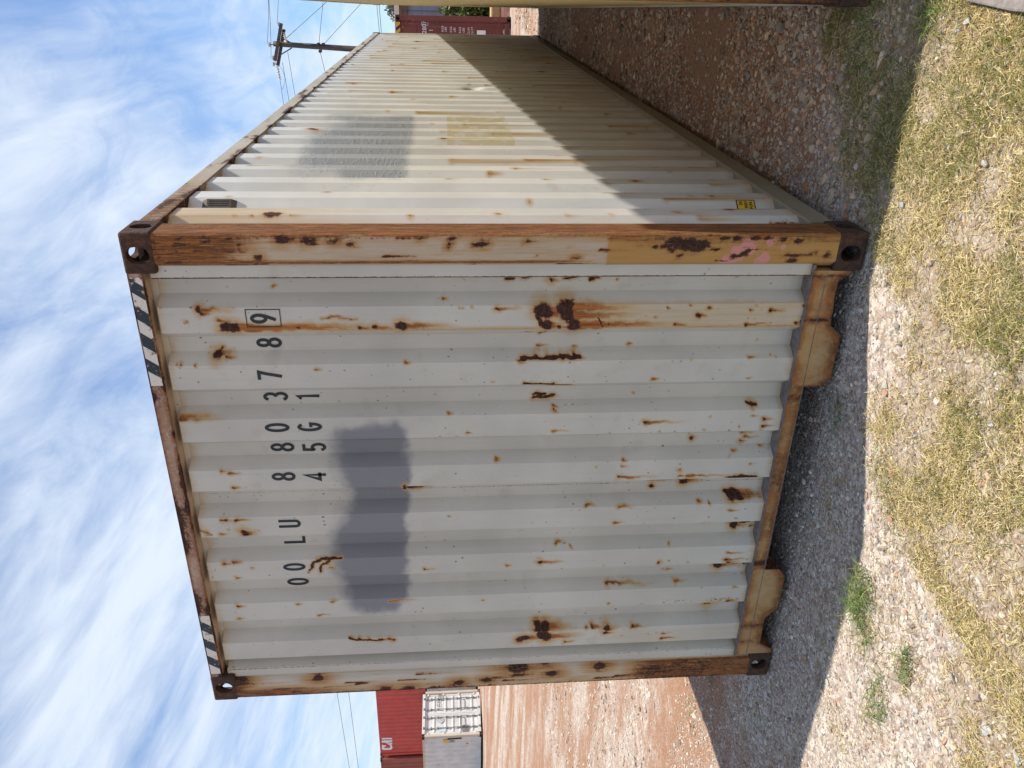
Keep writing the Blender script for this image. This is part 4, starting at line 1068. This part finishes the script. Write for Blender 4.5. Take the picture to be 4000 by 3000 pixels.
on_red(lz([(402, 1078), (402, 1112), (480, 1112), (582, 1150), (586, 1120), (500, 1100), (584, 1100), (584, 1070)]), 'logo_letter')
on_red(lz([(405, 1150), (405, 1225), (425, 1240), (560, 1236), (586, 1215), (584, 1170), (545, 1130), (500, 1112), (470, 1114), (545, 1160), (555, 1190), (540, 1206), (447, 1208), (447, 1185), (475, 1180), (475, 1160)]), 'logo_letter')
on_side_r = onplane(1590, 2905, 1, YR)

# ------------------------------------------------------------------ utility pole, wires
YP = 33.0
wood = plain('weathered_pole_wood', (0.085, 0.062, 0.048), 0.9, var=0.5, streak=(18, 18, 0.8), bump=0.4)
glass = plain('pale_insulator', (0.55, 0.56, 0.54), 0.3, var=0.1)
wire = plain('grey_wire', (0.16, 0.18, 0.20), 0.5)
dmet = plain('dark_hardware', (0.04, 0.04, 0.045), 0.6)
def pt(u, v, y=YP): return Vector(onplane(u, v, 1, y))
zp = lambda q, s=850, t=0: pt(850 + q[0] * 0.3165, q[1] * 0.3165)
pole = thing('utility_pole', 'dark wooden power pole with crossarms and insulators', 'utility pole', (0, 0, 0))
ptop = zp((690, 540)); pbot = zp((1680, 605))
d = (pbot - ptop); pb = ptop + d * ((-0.1 - ptop.z) / d.z)
base = Vector((pb.x, pb.y, 0.0)); pole.location = base
loc = lambda p: Vector(p) - base
MB().tube([loc(pb), loc(ptop + (pb - ptop) * 0.5), loc(ptop)], [0.15, 0.125, 0.10], 14).obj('pole_shaft', wood, pole, smooth=True)
for off, a, b in ((0.16, (795, 285), (718, 745)), (-0.16, (812, 365), (735, 815))):
    A, B = loc(zp(a)), loc(zp(b)); A.y -= off; B.y -= off
    dv = (B - A).normalized(); m = MB()
    n1 = Vector((0, 1, 0)); n2 = dv.cross(n1).normalized()
    vs = [P_ + n1 * s1 * 0.05 + n2 * s2 * 0.06 for P_ in (A, B) for s1, s2 in ((-1, -1), (1, -1), (1, 1), (-1, 1))]
    m.add(vs, [(0, 1, 2, 3), (4, 5, 6, 7), (0, 1, 5, 4), (1, 2, 6, 5), (2, 3, 7, 6), (3, 0, 4, 7)])
    m.obj('crossarm', wood, pole)
for a, b in (((745, 300), (800, 300)), ((750, 380), (800, 382)), ((675, 715), (730, 715)), ((680, 790), (735, 790)), ((625, 550), (690, 550))):
    A, B = loc(zp(a)), loc(zp(b)); m = MB(); dv = (B - A)
    ins = MB().tube([A, A + dv * .12, A + dv * .2, A + dv * .3, A + dv * .45], [0.035, 0.10, 0.06, 0.11, 0.05], 8).obj('insulator', glass, pole, smooth=True)
    MB().tube([A + dv * 0.4, B], 0.02, 5).obj('insulator_pin', dmet, ins)
for a, b in (((815, 400), (850, 520)), ((738, 820), (768, 985))):
    A, B = loc(zp(a)), loc(zp(b)); P_ = [A + (B - A) * (k / 10) for k in range(11)]
    MB().tube(P_, [0.02 if k % 2 else 0.07 for k in range(11)], 8).obj('dead_end_insulator', glass, pole)
MB().tube([loc(zp((915, 592))), loc(zp((770, 680)))], 0.025, 5).obj('arm_brace', dmet, pole)
MB().tube([loc(zp((905, 528))), loc(zp((800, 470)))], 0.025, 5).obj('arm_brace', dmet, pole)
for a in ((1245, 543), (1268, 632), (1305, 545)):
    p = loc(zp(a)); MB().box(p.x - 0.05, p.x + 0.05, p.y - 0.12, p.y + 0.12, p.z - 0.06, p.z + 0.06).obj('wire_clamp', dmet, pole, bevel=0.02)
def cable(pts, r, label, sag=0.0, y0=YP, y1=YP):
    """pts: photo pixels of the two visible ends; the wire is carried on past the frame"""
    (a, b) = pts
    A = pt(*a, y0); B = pt(*b, y1); B2 = A + (B - A) * 1.6; n = 12
    P_ = [A + (B2 - A) * (k / n) + Vector((0, 0, -sag * 4 * (k / n) * (1 - k / n))) for k in range(n + 1)]
    o = MB().tube([q - A for q in P_], r * .72, 5).obj('power_line', wire); o.location = A
    return tag(o, label, 'wire', 'wires on the utility pole')
Zq = lambda x, y: (850 + x * 0.3165, y * 0.3165)
cable((Zq(612, 545), Zq(612, 0)), 0.014, 'thin wire from the topmost insulator of the power pole', 0.05)
cable((Zq(660, 715), Zq(618, 0)), 0.014, 'thin wire passing the pole top to an insulator on the crossarm', 0.05)
cable((Zq(735, 300), Zq(750, 0)), 0.014, 'thin wire from the end insulator of the upper crossarm')
cable((Zq(850, 470), Zq(1370, 0)), 0.018, 'guy wire slanting down from just under the crossarms')
cable((Zq(1310, 545), Zq(1810, 0)), 0.018, 'guy wire slanting down from the lower clamp of the power pole')
cable((Zq(1250, 545), Zq(1303, 0)), 0.016, 'service wire leaving the mid clamp of the power pole')
cable((Zq(770, 985), Zq(815, 1285)), 0.015, 'wire leaving the long insulator string under the crossarm')
cable((Zq(800, 770), Zq(880, 1235)), 0.015, 'wire leaving the middle of the lower crossarm')
cable((Zq(865, 640), Zq(955, 1175)), 0.015, 'wire leaving the pole just below the crossarm brace')
cable((Zq(1268, 650), Zq(1325, 880)), 0.015, 'service wire dropping from the mid clamp behind the white container')
cable((Zq(660, 715), Zq(745, 958)), 0.010, 'short jumper wire hanging by the crossarm end', 0.3)
for k, (a, b) in enumerate(((Zq(1960, 10), Zq(1995, 375)), (Zq(1990, 10), Zq(2020, 380)))):
    A, B = pt(*a, 60), pt(*b, 60); B = A + (B - A) * 3.0; A = A - (B - A) * 0.5
    o = MB().tube([(0, 0, 0), B - A], 0.022, 5).obj('power_line', wire); o.location = A
    tag(o, 'distant level wire above the tree behind the maroon container', 'wire', 'distant level wires')
for a, b in (((1318, 2715), (1365, 3000)), ((1363, 2713), (1400, 3000))):
    A, B = pt(*a, 60), pt(*b, 60); d_ = B - A; B = A + d_ * 2.2; A = A - d_ * 1.5
    o = MB().tube([(0, 0, 0), B - A], 0.028, 5).obj('power_line', wire); o.location = A
    tag(o, 'thin slanting wire in the sky above the red stacked container', 'wire', 'wires above the far stacks')

# ------------------------------------------------------------------ shed, bush, trees, dirt bank behind the maroon container
YB = 30.0
shed_wall = plain('blue_grey_sheet', (0.22, 0.27, 0.33), 0.5, var=0.15, streak=(0.5, 0.5, 3))
shed_roof = plain('brown_fascia', (0.12, 0.075, 0.05), 0.7)
shed = thing('metal_shed', 'blue-grey metal shed with a brown roof edge behind the maroon container', 'shed', (1.0, YB, 0))
P = []
xx = -6.0
while xx < 14: P += [(xx, 0), (xx + .15, 0), (xx + .18, .03), (xx + .27, .03)]; xx += 0.30
V = []; F = []
for a, b in P: V += [(a, b, -0.1), (a, b, 3.05)]
F = [(2 * i, 2 * i + 2, 2 * i + 3, 2 * i + 1) for i in range(len(P) - 1)]
MB().add(V, F).obj('wall', shed_wall, shed, fix=False)
MB().box(-6.0, 14.0, 0.1, 8, -0.1, 3.0).obj('inner_wall', shed_wall, shed)
MB().box(-6.2, 14.2, -0.30, -0.24, 3.02, 3.32).obj('fascia', shed_roof, shed)
MB().prism([(-0.24, 3.2), (8.4, 3.9), (8.4, 3.98), (-0.24, 3.30)], 0, -6.2, 14.2).obj('roof', shed_roof, shed)

def leaf_mat(name, c1, c2):
    t = NT(name)
    a = t.attr('col'); sp = t.n('ShaderNodeSeparateColor'); t.put(a.outputs['Color'], sp.inputs[0])
    c = t.mix(sp.outputs[0], c1, c2)
    t.put(c, t.b.inputs['Base Color']); t.b.inputs['Roughness'].default_value = 0.6
    tr = t.n('ShaderNodeBsdfTranslucent'); t.put(c, tr.inputs[0])
    ms = t.n('ShaderNodeMixShader'); ms.inputs[0].default_value = 0.25
    t.t.links.new(t.b.outputs[0], ms.inputs[1]); t.t.links.new(tr.outputs[0], ms.inputs[2]); t.t.links.new(ms.outputs[0], t.out.inputs[0])
    return t.m
def leaves(centers, radii, n, size, rs):
    """n little leaf quads spread through lobes"""
    k = rs.integers(0, len(centers), n); d = rs.normal(size=(n, 3)); d /= np.linalg.norm(d, axis=1)[:, None]
    r = rs.random(n) ** 0.45
    p = np.array(centers)[k] + d * (np.array(radii)[k] * r[:, None])
    a = rs.normal(size=(n, 3)); a /= np.linalg.norm(a, axis=1)[:, None]
    b = np.cross(a, rs.normal(size=(n, 3))); b /= np.linalg.norm(b, axis=1)[:, None]
    s = size * rs.uniform(0.6, 1.3, n)[:, None]
    V = np.stack([p - a * s, p + b * s * .45, p + a * s, p - b * s * .45], 1).reshape(-1, 3)
    F = np.arange(n * 4).reshape(n, 4)
    return V, F, np.repeat(rs.random(n), 4)[:, None]
bark = plain('bark', (0.08, 0.06, 0.045), 0.9, var=0.4)
def plant(name, label, cat, base, trunk_h, lobes, rad, n, size, mat, rs, tr=0.12):
    t = thing(name, label, cat, base)
    m = MB(); m.tube([(0, 0, -0.05), (0.05, 0.02, trunk_h * .5), (0.02, 0, trunk_h)], [tr, tr * .8, tr * .5], 8)
    for c in lobes: m.tube([(0.03, 0, trunk_h * .7), tuple(np.array(c) * .6 + np.array((0, 0, trunk_h * .35))), tuple(c)], [tr * .5, tr * .3, tr * .1], 5)
    m.obj('trunk', bark, t)
    V, F, c = leaves(lobes, rad, n, size, rs)
    link('crown', np_mesh('crown', V, F, mat, np.repeat(c, 3, 1)), t)
    return t
rs = np.random.default_rng(5)
bx_, bz_ = x_at(1790, 35, 24.5), 0
lob = [(rs.uniform(-.9, 1.1), rs.uniform(-.4, .4), rs.uniform(.40, 1.55)) for _ in range(14)]
plant('bush', 'dense green bush beside the maroon container and the shed', 'bush', (bx_ + .1, 24.5, 0.0), 0.6, lob, [(.5, .45, .42)] * 14, 7500, 0.07, leaf_mat('bush_leaf', (0.035, 0.075, 0.015), (0.11, 0.19, 0.035)), rs, 0.05)
tx = x_at(1500, 25, 42)
lob = [(rs.uniform(-2.2, 2.2), rs.uniform(-1, 1), rs.uniform(2.6, 4.6)) for _ in range(16)]
plant('tree', 'grey-green loose tree showing above the shed roof', 'tree', (tx + 1.4, 42, 0), 2.6, lob, [(.75, .8, .5)] * 16, 5200, 0.11, leaf_mat('olive_leaf', (0.07, 0.085, 0.055), (0.20, 0.21, 0.15)), rs)
dirtm = plain('red_dirt', (0.11, 0.045, 0.030), 0.95, var=0.5, scale=5, bump=0.6)
t_ = np.linspace(0, 2 * np.pi, 40, endpoint=False); rr_ = np.linspace(0, 1, 12)
V = []
for r_ in rr_:
    for a in t_:
        x, y = r_ * math.cos(a) * 3.2, r_ * math.sin(a) * 1.2
        z = 0.20 * (1 - r_ ** 2) * (0.6 + 0.8 * float(fbm(np.array(x * 1.8), np.array(y * 1.8), 61))) - 0.04
        V.append((x, y, z))
F = [(i * 40 + j, i * 40 + (j + 1) % 40, (i + 1) * 40 + (j + 1) % 40, (i + 1) * 40 + j) for i in range(11) for j in range(40)]
o = MB().add(V, F).obj('dirt_bank', dirtm); o.location = (3.6, 20.3, 0)
tag(o, 'low bank of reddish brown dirt beside the maroon container', 'dirt bank', kind='structure')
straw_b = plain('straw_bale', (0.42, 0.30, 0.15), 0.95, var=0.35, scale=30, bump=0.5)
b = MB().box(-0.45, 0.45, -0.3, 0.3, 0, 0.30).obj('straw_bale', straw_b, bevel=0.05)
b.location = (x_at(1918, 50, 23.0) + 0.25, 23.0, -0.01)
tag(b, 'pale straw bale at the foot of the green bush', 'straw bale')

# ------------------------------------------------------------------ gravel, stones, grass
def icosa():
    p = (1 + 5 ** .5) / 2
    v = np.array([(-1, p, 0), (1, p, 0), (-1, -p, 0), (1, -p, 0), (0, -1, p), (0, 1, p), (0, -1, -p), (0, 1, -p), (p, 0, -1), (p, 0, 1), (-p, 0, -1), (-p, 0, 1)], float)
    f = np.array([(0, 11, 5), (0, 5, 1), (0, 1, 7), (0, 7, 10), (0, 10, 11), (1, 5, 9), (5, 11, 4), (11, 10, 2), (10, 7, 6), (7, 1, 8), (3, 9, 4), (3, 4, 2), (3, 2, 6), (3, 6, 8), (3, 8, 9), (4, 9, 5), (2, 4, 11), (6, 2, 10), (8, 6, 7), (9, 8, 1)])
    return v / np.linalg.norm(v[0]), f
IV, IF = icosa()
def stone_mat():
    t = NT('gravel_stone')
    a = t.attr('col'); n = t.noise(160, 4, 0.6)
    c = t.mix(t.mapr(n, 0.3, 0.7, 0, 0.5), a.outputs['Color'], (0.16, 0.13, 0.11), 'MULTIPLY')
    c = t.mix(t.mapr(n, 0.3, 0.7, 0, 0.35), a.outputs['Color'], c)
    t.bump(n, 0.3, 0.003)
    return t.fin(c, 0.9, spec=0.15)
MAT['stone'] = stone_mat()
PAL = np.array([(.42, .40, .38), (.34, .31, .29), (.52, .49, .46), (.40, .33, .29), (.46, .37, .31), (.32, .33, .335), (.24, .20, .18), (.58, .56, .52), (.36, .24, .18), (.42, .44, .43)])
def under_box(x, y):
    a = (x > -.02) & (x < W + .02) & (y > 0.9) & (y < 12.3)
    return a
def scatter_stones(x, y, size, rs, tint=1.0):
    n = len(x)
    ang = rs.uniform(0, 2 * np.pi, n)
    sc = np.stack([size * rs.uniform(.7, 1.35, n), size * rs.uniform(.6, 1.1, n), size * rs.uniform(.4, .75, n)], 1)
    jit = 1 + rs.uniform(-.28, .28, (n, 12, 1))
    v = IV[None] * jit * sc[:, None]
    tilt = rs.uniform(-.5, .5, n)[:, None]
    vy = v[..., 1] * np.cos(tilt) - v[..., 2] * np.sin(tilt); vz = v[..., 1] * np.sin(tilt) + v[..., 2] * np.cos(tilt)
    c, s = np.cos(ang)[:, None], np.sin(ang)[:, None]
    X = v[..., 0] * c - vy * s + x[:, None]; Y = v[..., 0] * s + vy * c + y[:, None]
    Z = vz + (ground_z(x, y) + sc[:, 2] * rs.uniform(-.15, .45, n))[:, None]
    V = np.stack([X, Y, Z], -1).reshape(-1, 3)
    F = (IF[None] + (np.arange(n) * 12)[:, None, None]).reshape(-1, 3)
    col = PAL[rs.integers(0, len(PAL), n)] * rs.uniform(.75, 1.2, (n, 1)) * tint * np.array((1.05, .97, .87))
    return V, F, np.repeat(col, 12, 0)
def parts(lst):
    V = []; F = []; C = []; k = 0
    for v, f, c in lst: V.append(v); F.append(f + k); C.append(c); k += len(v)
    return np.concatenate(V), np.concatenate(F), np.concatenate(C)
rs = np.random.default_rng(21)
def cand(x0, x1, y0, y1, n): return rs.uniform(x0, x1, n), rs.uniform(y0, y1, n)
lst = []
# foreground gravel in front of and left of the white container
x, y = cand(-2.4, 3.6, -1.7, 1.2, 62000)
keep = (fbm(x * 1.6, y * 1.6, 71) + rs.normal(0, .12, len(x)) + .12 * ((x > -.6) & (y > -.7)) > .42) & ~((x > .05) & (x < W - .05) & (y > .7))
keep &= rs.random(len(x)) > .40 * turf(x, y)
x, y = x[keep], y[keep]
lst.append(scatter_stones(x, y, np.clip(rs.lognormal(math.log(.0047), .45, len(x)), .0025, .018), rs))
# gap between the containers
x, y = cand(2.42, 3.35, 0.1, 4.0, 14000)
keep = fbm(x * 1.3, y * 1.3, 72) + rs.normal(0, .15, len(x)) > .42
x, y = x[keep], y[keep]
lst.append(scatter_stones(x, y, np.clip(rs.lognormal(math.log(.0085), .5, len(x)), .004, .034), rs, np.array((.98, .84, .70))))
x, y = cand(2.35, 3.3, 4.0, 17.5, 9000)
keep = fbm(x * .8, y * .8, 73) + rs.normal(0, .15, len(x)) > .42
x, y = x[keep], y[keep]
lst.append(scatter_stones(x, y, np.clip(rs.lognormal(math.log(.014), .45, len(x)), .006, .04), rs, np.array((1.0, .86, .72))))
# left yard, thinning out
x, y = cand(-9, 0.3, 0.8, 9, 15000)
keep = (fbm(x * .7, y * 1.4, 74) + rs.normal(0, .12, len(x)) > .50) & (x < 0.02)
x, y = x[keep], y[keep]
lst.append(scatter_stones(x, y, np.clip(rs.lognormal(math.log(.013), .45, len(x)), .006, .035), rs))
V, F, C = parts(lst)
tag(link('gravel', np_mesh('gravel', V, F, MAT['stone'], C)), 'loose grey and pinkish crushed stone spread over the yard', 'gravel', kind='stuff')

# single larger stones that stand out
def big_stone(u, v, size, col):
    p = onplane(u, v, 2, 0.0)
    r2 = np.random.default_rng(int(u * 7 + v))
    bm = bmesh.new(); bmesh.ops.create_icosphere(bm, subdivisions=2, radius=1)
    pl = [(Vector(r2.normal(size=3)).normalized(), r2.uniform(.40, .75)) for _ in range(13)]; col = tuple(q * .66 for q in col)
    for q in bm.verts:
        for nrm, dd in pl:
            e = q.co.dot(nrm) - dd
            if e > 0: q.co -= nrm * e
    size = size * .68; s = Vector((size * r2.uniform(.9, 1.3), size * r2.uniform(.65, 1), size * r2.uniform(.4, .65)))
    for q in bm.verts: q.co = Vector((q.co.x * s.x, q.co.y * s.y, q.co.z * s.z))
    me = bpy.data.meshes.new('stone'); bm.to_mesh(me); bm.free(); me.materials.append(MAT['stone'])
    a = me.color_attributes.new('col', 'FLOAT_COLOR', 'POINT')
    a.data.foreach_set('color', np.tile(np.array(col + (1,), np.float32), len(me.vertices)))
    o = link('stone', me); o.location = (p[0], p[1], float(ground_z(p[0], p[1])) + s.z * .45); o.rotation_euler = (0, 0, r2.uniform(0, 6))
    tone = 'dark' if max(col) < .3 else 'bluish grey' if col[2] > col[0] else 'pinkish brown' if col[0] > col[2] * 1.25 else 'pale'
    if p[0] > 2.44 and p[1] > 0.3: where, gr = 'lying in the shaded gap between the white and tan containers', 'stones in the gap'
    elif turf(np.array([p[0]]), np.array([p[1]]))[0] > .5: where, gr = 'half sunk in the dry turf', 'stones in the turf'
    elif p[1] > -0.45: where, gr = 'in the shade before the white container sill', 'stones before the sill'
    else: where, gr = 'on the sunlit gravel strip beside the turf', 'stones on the sunlit gravel'
    return tag(o, tone + ' angular stone ' + where, 'stone', tone + ' ' + gr)
for u, v, s, c in [(3450, 1500, .032, (.60, .57, .52)), (3500, 1275, .024, (.34, .35, .33)), (3475, 1305, .018, (.42, .44, .43)), (3510, 1345, .022, (.22, .21, .20)), (3520, 800, .030, (.50, .50, .48)),
                   (3560, 985, .024, (.62, .58, .50)), (3370, 1370, .020, (.42, .36, .33)), (3340, 1880, .016, (.55, .53, .50)), (3320, 1935, .022, (.50, .48, .45)), (3395, 2300, .024, (.60, .56, .50)),
                   (3475, 2335, .024, (.46, .47, .46)), (3520, 2540, .026, (.60, .57, .52)), (3710, 2650, .028, (.58, .55, .50)), (3565, 2770, .030, (.62, .60, .56)), (3235, 2850, .034, (.42, .32, .25)),
                   (3405, 2265, .020, (.40, .30, .24)), (3100, 240, .026, (.55, .55, .53)), (3195, 225, .026, (.55, .58, .60)), (3150, 330, .030, (.36, .30, .26)), (3135, 410, .034, (.30, .34, .36)),
                   (3240, 280, .022, (.55, .57, .56)), (3030, 360, .022, (.55, .56, .55)), (3290, 570, .026, (.50, .55, .56)), (3770, 85, .038, (.60, .57, .52)), (3730, 85, .028, (.54, .50, .46)), (3780, 40, .030, (.24, .13, .10)),
                   (2750, 230, .05, (.42, .36, .28)), (2920, 300, .05, (.42, .40, .36)), (3660, 390, .024, (.55, .53, .50)), (3740, 525, .030, (.62, .59, .54)), (3840, 640, .030, (.56, .53, .50)), (3700, 570, .026, (.56, .54, .51)),
                   (3560, 250, .018, (.20, .18, .16)), (3560, 1730, .018, (.62, .60, .57)), (3455, 1640, .024, (.58, .55, .51)), (3860, 1660, .024, (.60, .58, .54)), (3595, 2180, .020, (.62, .60, .56)), (3740, 1985, .022, (.60, .57, .52)),
                   (3410, 2050, .026, (.62, .60, .55)), (3420, 2110, .024, (.64, .61, .56)), (3330, 1970, .018, (.50, .50, .50)), (3270, 1650, .02, (.36, .42, .46)), (2720, 2900, .026, (.60, .58, .56)), (3085, 2520, .03, (.50, .49, .47)),
                   (3225, 2640, .024, (.58, .56, .52)), (3840, 2850, .036, (.60, .59, .56)), (3960, 2960, .036, (.58, .58, .56))]:
    big_stone(u, v, s, c)

def grass_mat(name):
    t = NT(name)
    a = t.attr('col'); c = a.outputs['Color']
    t.put(c, t.b.inputs['Base Color']); t.b.inputs['Roughness'].default_value = 0.65; t.b.inputs['Specular IOR Level'].default_value = 0.25
    tr = t.n('ShaderNodeBsdfTranslucent'); t.put(c, tr.inputs[0])
    ms = t.n('ShaderNodeMixShader'); ms.inputs[0].default_value = 0.25
    t.t.links.new(t.b.outputs[0], ms.inputs[1]); t.t.links.new(tr.outputs[0], ms.inputs[2]); t.t.links.new(ms.outputs[0], t.out.inputs[0])
    return t.m
MAT['grass'] = grass_mat('grass_blade')
def blades(x, y, length, lean, width, col, rs, zoff=0.0):
    """curved tapering strips; lean 0 upright .. 1 lying"""
    n = len(x); S = 4
    ang = rs.uniform(0, 2 * np.pi, n); curl = rs.normal(0, 1.0, n)
    pos = np.stack([x, y, ground_z(x, y) + zoff + rs.uniform(-.002, .010, n)], 1)
    V = np.zeros((n, 2 * (S + 1), 3)); pitch = (1 - lean) * (np.pi / 2) * rs.uniform(.6, 1.0, n) + 0.06
    p = pos.copy()
    for k in range(S + 1):
        w = width * (1 - (k / S) ** 1.5 * 0.85)
        side = np.stack([-np.sin(ang), np.cos(ang), np.zeros(n)], 1) * (w / 2)[:, None]
        tw = rs.normal(0, .25, n) * w; side[:, 2] += tw
        V[:, 2 * k] = p - side; V[:, 2 * k + 1] = p + side
        d = np.stack([np.cos(ang) * np.cos(pitch), np.sin(ang) * np.cos(pitch), np.sin(pitch)], 1)
        p = p + d * (length / S)[:, None]
        ang = ang + curl * 0.35; pitch = pitch - (0.35 + 0.3 * rs.random(n)) * (0.4 + lean * .4)
        pitch = np.where(p[:, 2] < pos[:, 2] + .003, np.maximum(pitch, 0.05), pitch)
    F0 = np.array([(2 * k, 2 * k + 1, 2 * k + 3, 2 * k + 2) for k in range(S)])
    F = (F0[None] + (np.arange(n) * 2 * (S + 1))[:, None, None]).reshape(-1, 4)
    return V.reshape(-1, 3), F, np.repeat(col, 2 * (S + 1), 0)
rs = np.random.default_rng(33)
x, y = cand(-1.6, 4.4, -2.2, 0.75, 420000)
dens = turf(x, y) * (0.20 + 0.85 * sstep(fbm(x * 5, y * 5, 83), .36, .60)) * 0.95
dens = np.maximum(dens, 0.10 * (y < .3) * sstep(fbm(x * 5, y * 5, 84), .52, .72))
keep = (rs.random(len(x)) < dens) & ~((x > -.02) & (x < W + .02) & (y > -.01))
x, y = x[keep], y[keep]; n = len(x)
green = sstep(fbm(x * 3.2, y * 3.2, 85) + 0.22 * sstep(x, 2.85, 3.1) * sstep(y, -.6, -.2) + rs.normal(0, .07, n), .50, .66)
straw = np.array([(.58, .46, .19), (.66, .55, .27), (.42, .31, .13), (.70, .60, .35), (.28, .19, .08)])[rs.integers(0, 5, n)] * rs.uniform(.8, 1.1, (n, 1))
grn = np.array([(.15, .165, .035), (.21, .21, .055), (.12, .14, .03), (.28, .26, .08)])[rs.integers(0, 4, n)] * rs.uniform(.8, 1.15, (n, 1))
isg = rs.random(n) < .09 + green * .42
col = np.where(isg[:, None], grn, straw)
lean = np.where(isg, rs.uniform(.25, .75, n), rs.uniform(.55, .98, n))
V, F, C = blades(x, y, rs.uniform(.02, .065, n), lean, rs.uniform(.0013, .0030, n), col, rs)
m_dry = np.repeat(~isg, 10)
def sub(mask):
    idx = np.where(mask)[0]; sel = np.concatenate([np.arange(i * 10, i * 10 + 10) for i in idx]) if len(idx) else np.zeros(0, int)
    F0 = np.array([(2 * k, 2 * k + 1, 2 * k + 3, 2 * k + 2) for k in range(4)])
    f = (F0[None] + (np.arange(len(idx)) * 10)[:, None, None]).reshape(-1, 4)
    return V[sel], f, C[sel]
for nm, mk, lb in (('dry_grass', ~isg, 'dry straw-coloured turf matted over the gravel in front of the containers'), ('green_grass', isg, 'sparse green blades growing through the dry turf')):
    v_, f_, c_ = sub(mk)
    tag(link(nm, np_mesh(nm, v_, f_, MAT['grass'], c_)), lb, 'grass', kind='stuff')

# single green tufts in the gravel
def tuft(u, v, n, spread, ln, label, rs, group=None):
    px_, py_ = gpt(u, v); x = np.clip(rs.normal(0, spread, n), -spread * 1.7, spread * 1.7); y = np.clip(rs.normal(0, spread * .6, n), -spread, spread)
    g = np.array([(.12, .19, .045), (.17, .22, .06), (.09, .145, .035), (.36, .33, .12)])[rs.choice(4, n, p=[.35, .3, .2, .15])] * rs.uniform(.8, 1.2, (n, 1))
    V, F, C = blades(x + px_, y + py_, rs.uniform(ln * .5, ln, n), rs.uniform(.2, .8, n), rs.uniform(.002, .0042, n), g, rs)
    z0 = float(ground_z(px_, py_)); V = V - np.array((px_, py_, z0))
    o = link('grass_tuft', np_mesh('grass_tuft', V, F, MAT['grass'], C)); o.location = (px_, py_, z0)
    tag(o, label, 'grass tuft', group)
tuft(3355, 2330, 260, .07, .13, 'large bright green tuft on the shadow edge before the left fork pocket', rs)
tuft(3375, 2480, 70, .05, .10, 'sprawling green runner beside the large bright tuft', rs)
tuft(3420, 2730, 130, .07, .08, 'low green tuft in the sunlit gravel near the yard', rs)
tuft(3530, 2600, 110, .05, .08, 'yellowish green tuft among white stones', rs)
tuft(3360, 920, 34, .03, .09, 'few long green blades by the rusted bottom corner casting', rs)
tuft(3390, 100, 120, .09, .10, 'shaded green tuft at the foot of the tan container', rs)
tuft(3640, 60, 70, .05, .11, 'bright green tuft at the edge of the flat grey slab', rs)
tuft(3270, 1600, 60, .05, .06, 'small green tuft in the shadow under the sill', rs)
tuft(2775, 2640, 40, .06, .06, 'low weedy tuft in the container shadow on the red dirt', rs)
tuft(2700, 2760, 40, .10, .06, 'thin weedy tuft at the sunlit shadow edge on the red dirt', rs)

# flat grey slab at the frame edge
q = [onplane(3750, 0, 2, 0.03), onplane(3850, 22, 2, 0.03), onplane(3950, 45, 2, 0.03), onplane(4030, 52, 2, 0.03)]
poly = [(p[0], p[1]) for p in q] + [(3.75, -0.95), (4.15, -0.60), (4.0, -0.2), (3.6, -0.08)]
slab = MB().prism(poly, 2, -0.03, 0.035).obj('stone_slab', plain('grey_slab', (0.20, 0.175, 0.16), 0.85, var=0.2, scale=40, bump=0.3), bevel=0.008)
tag(slab, 'flat grey slab lying on the dry grass', 'slab')
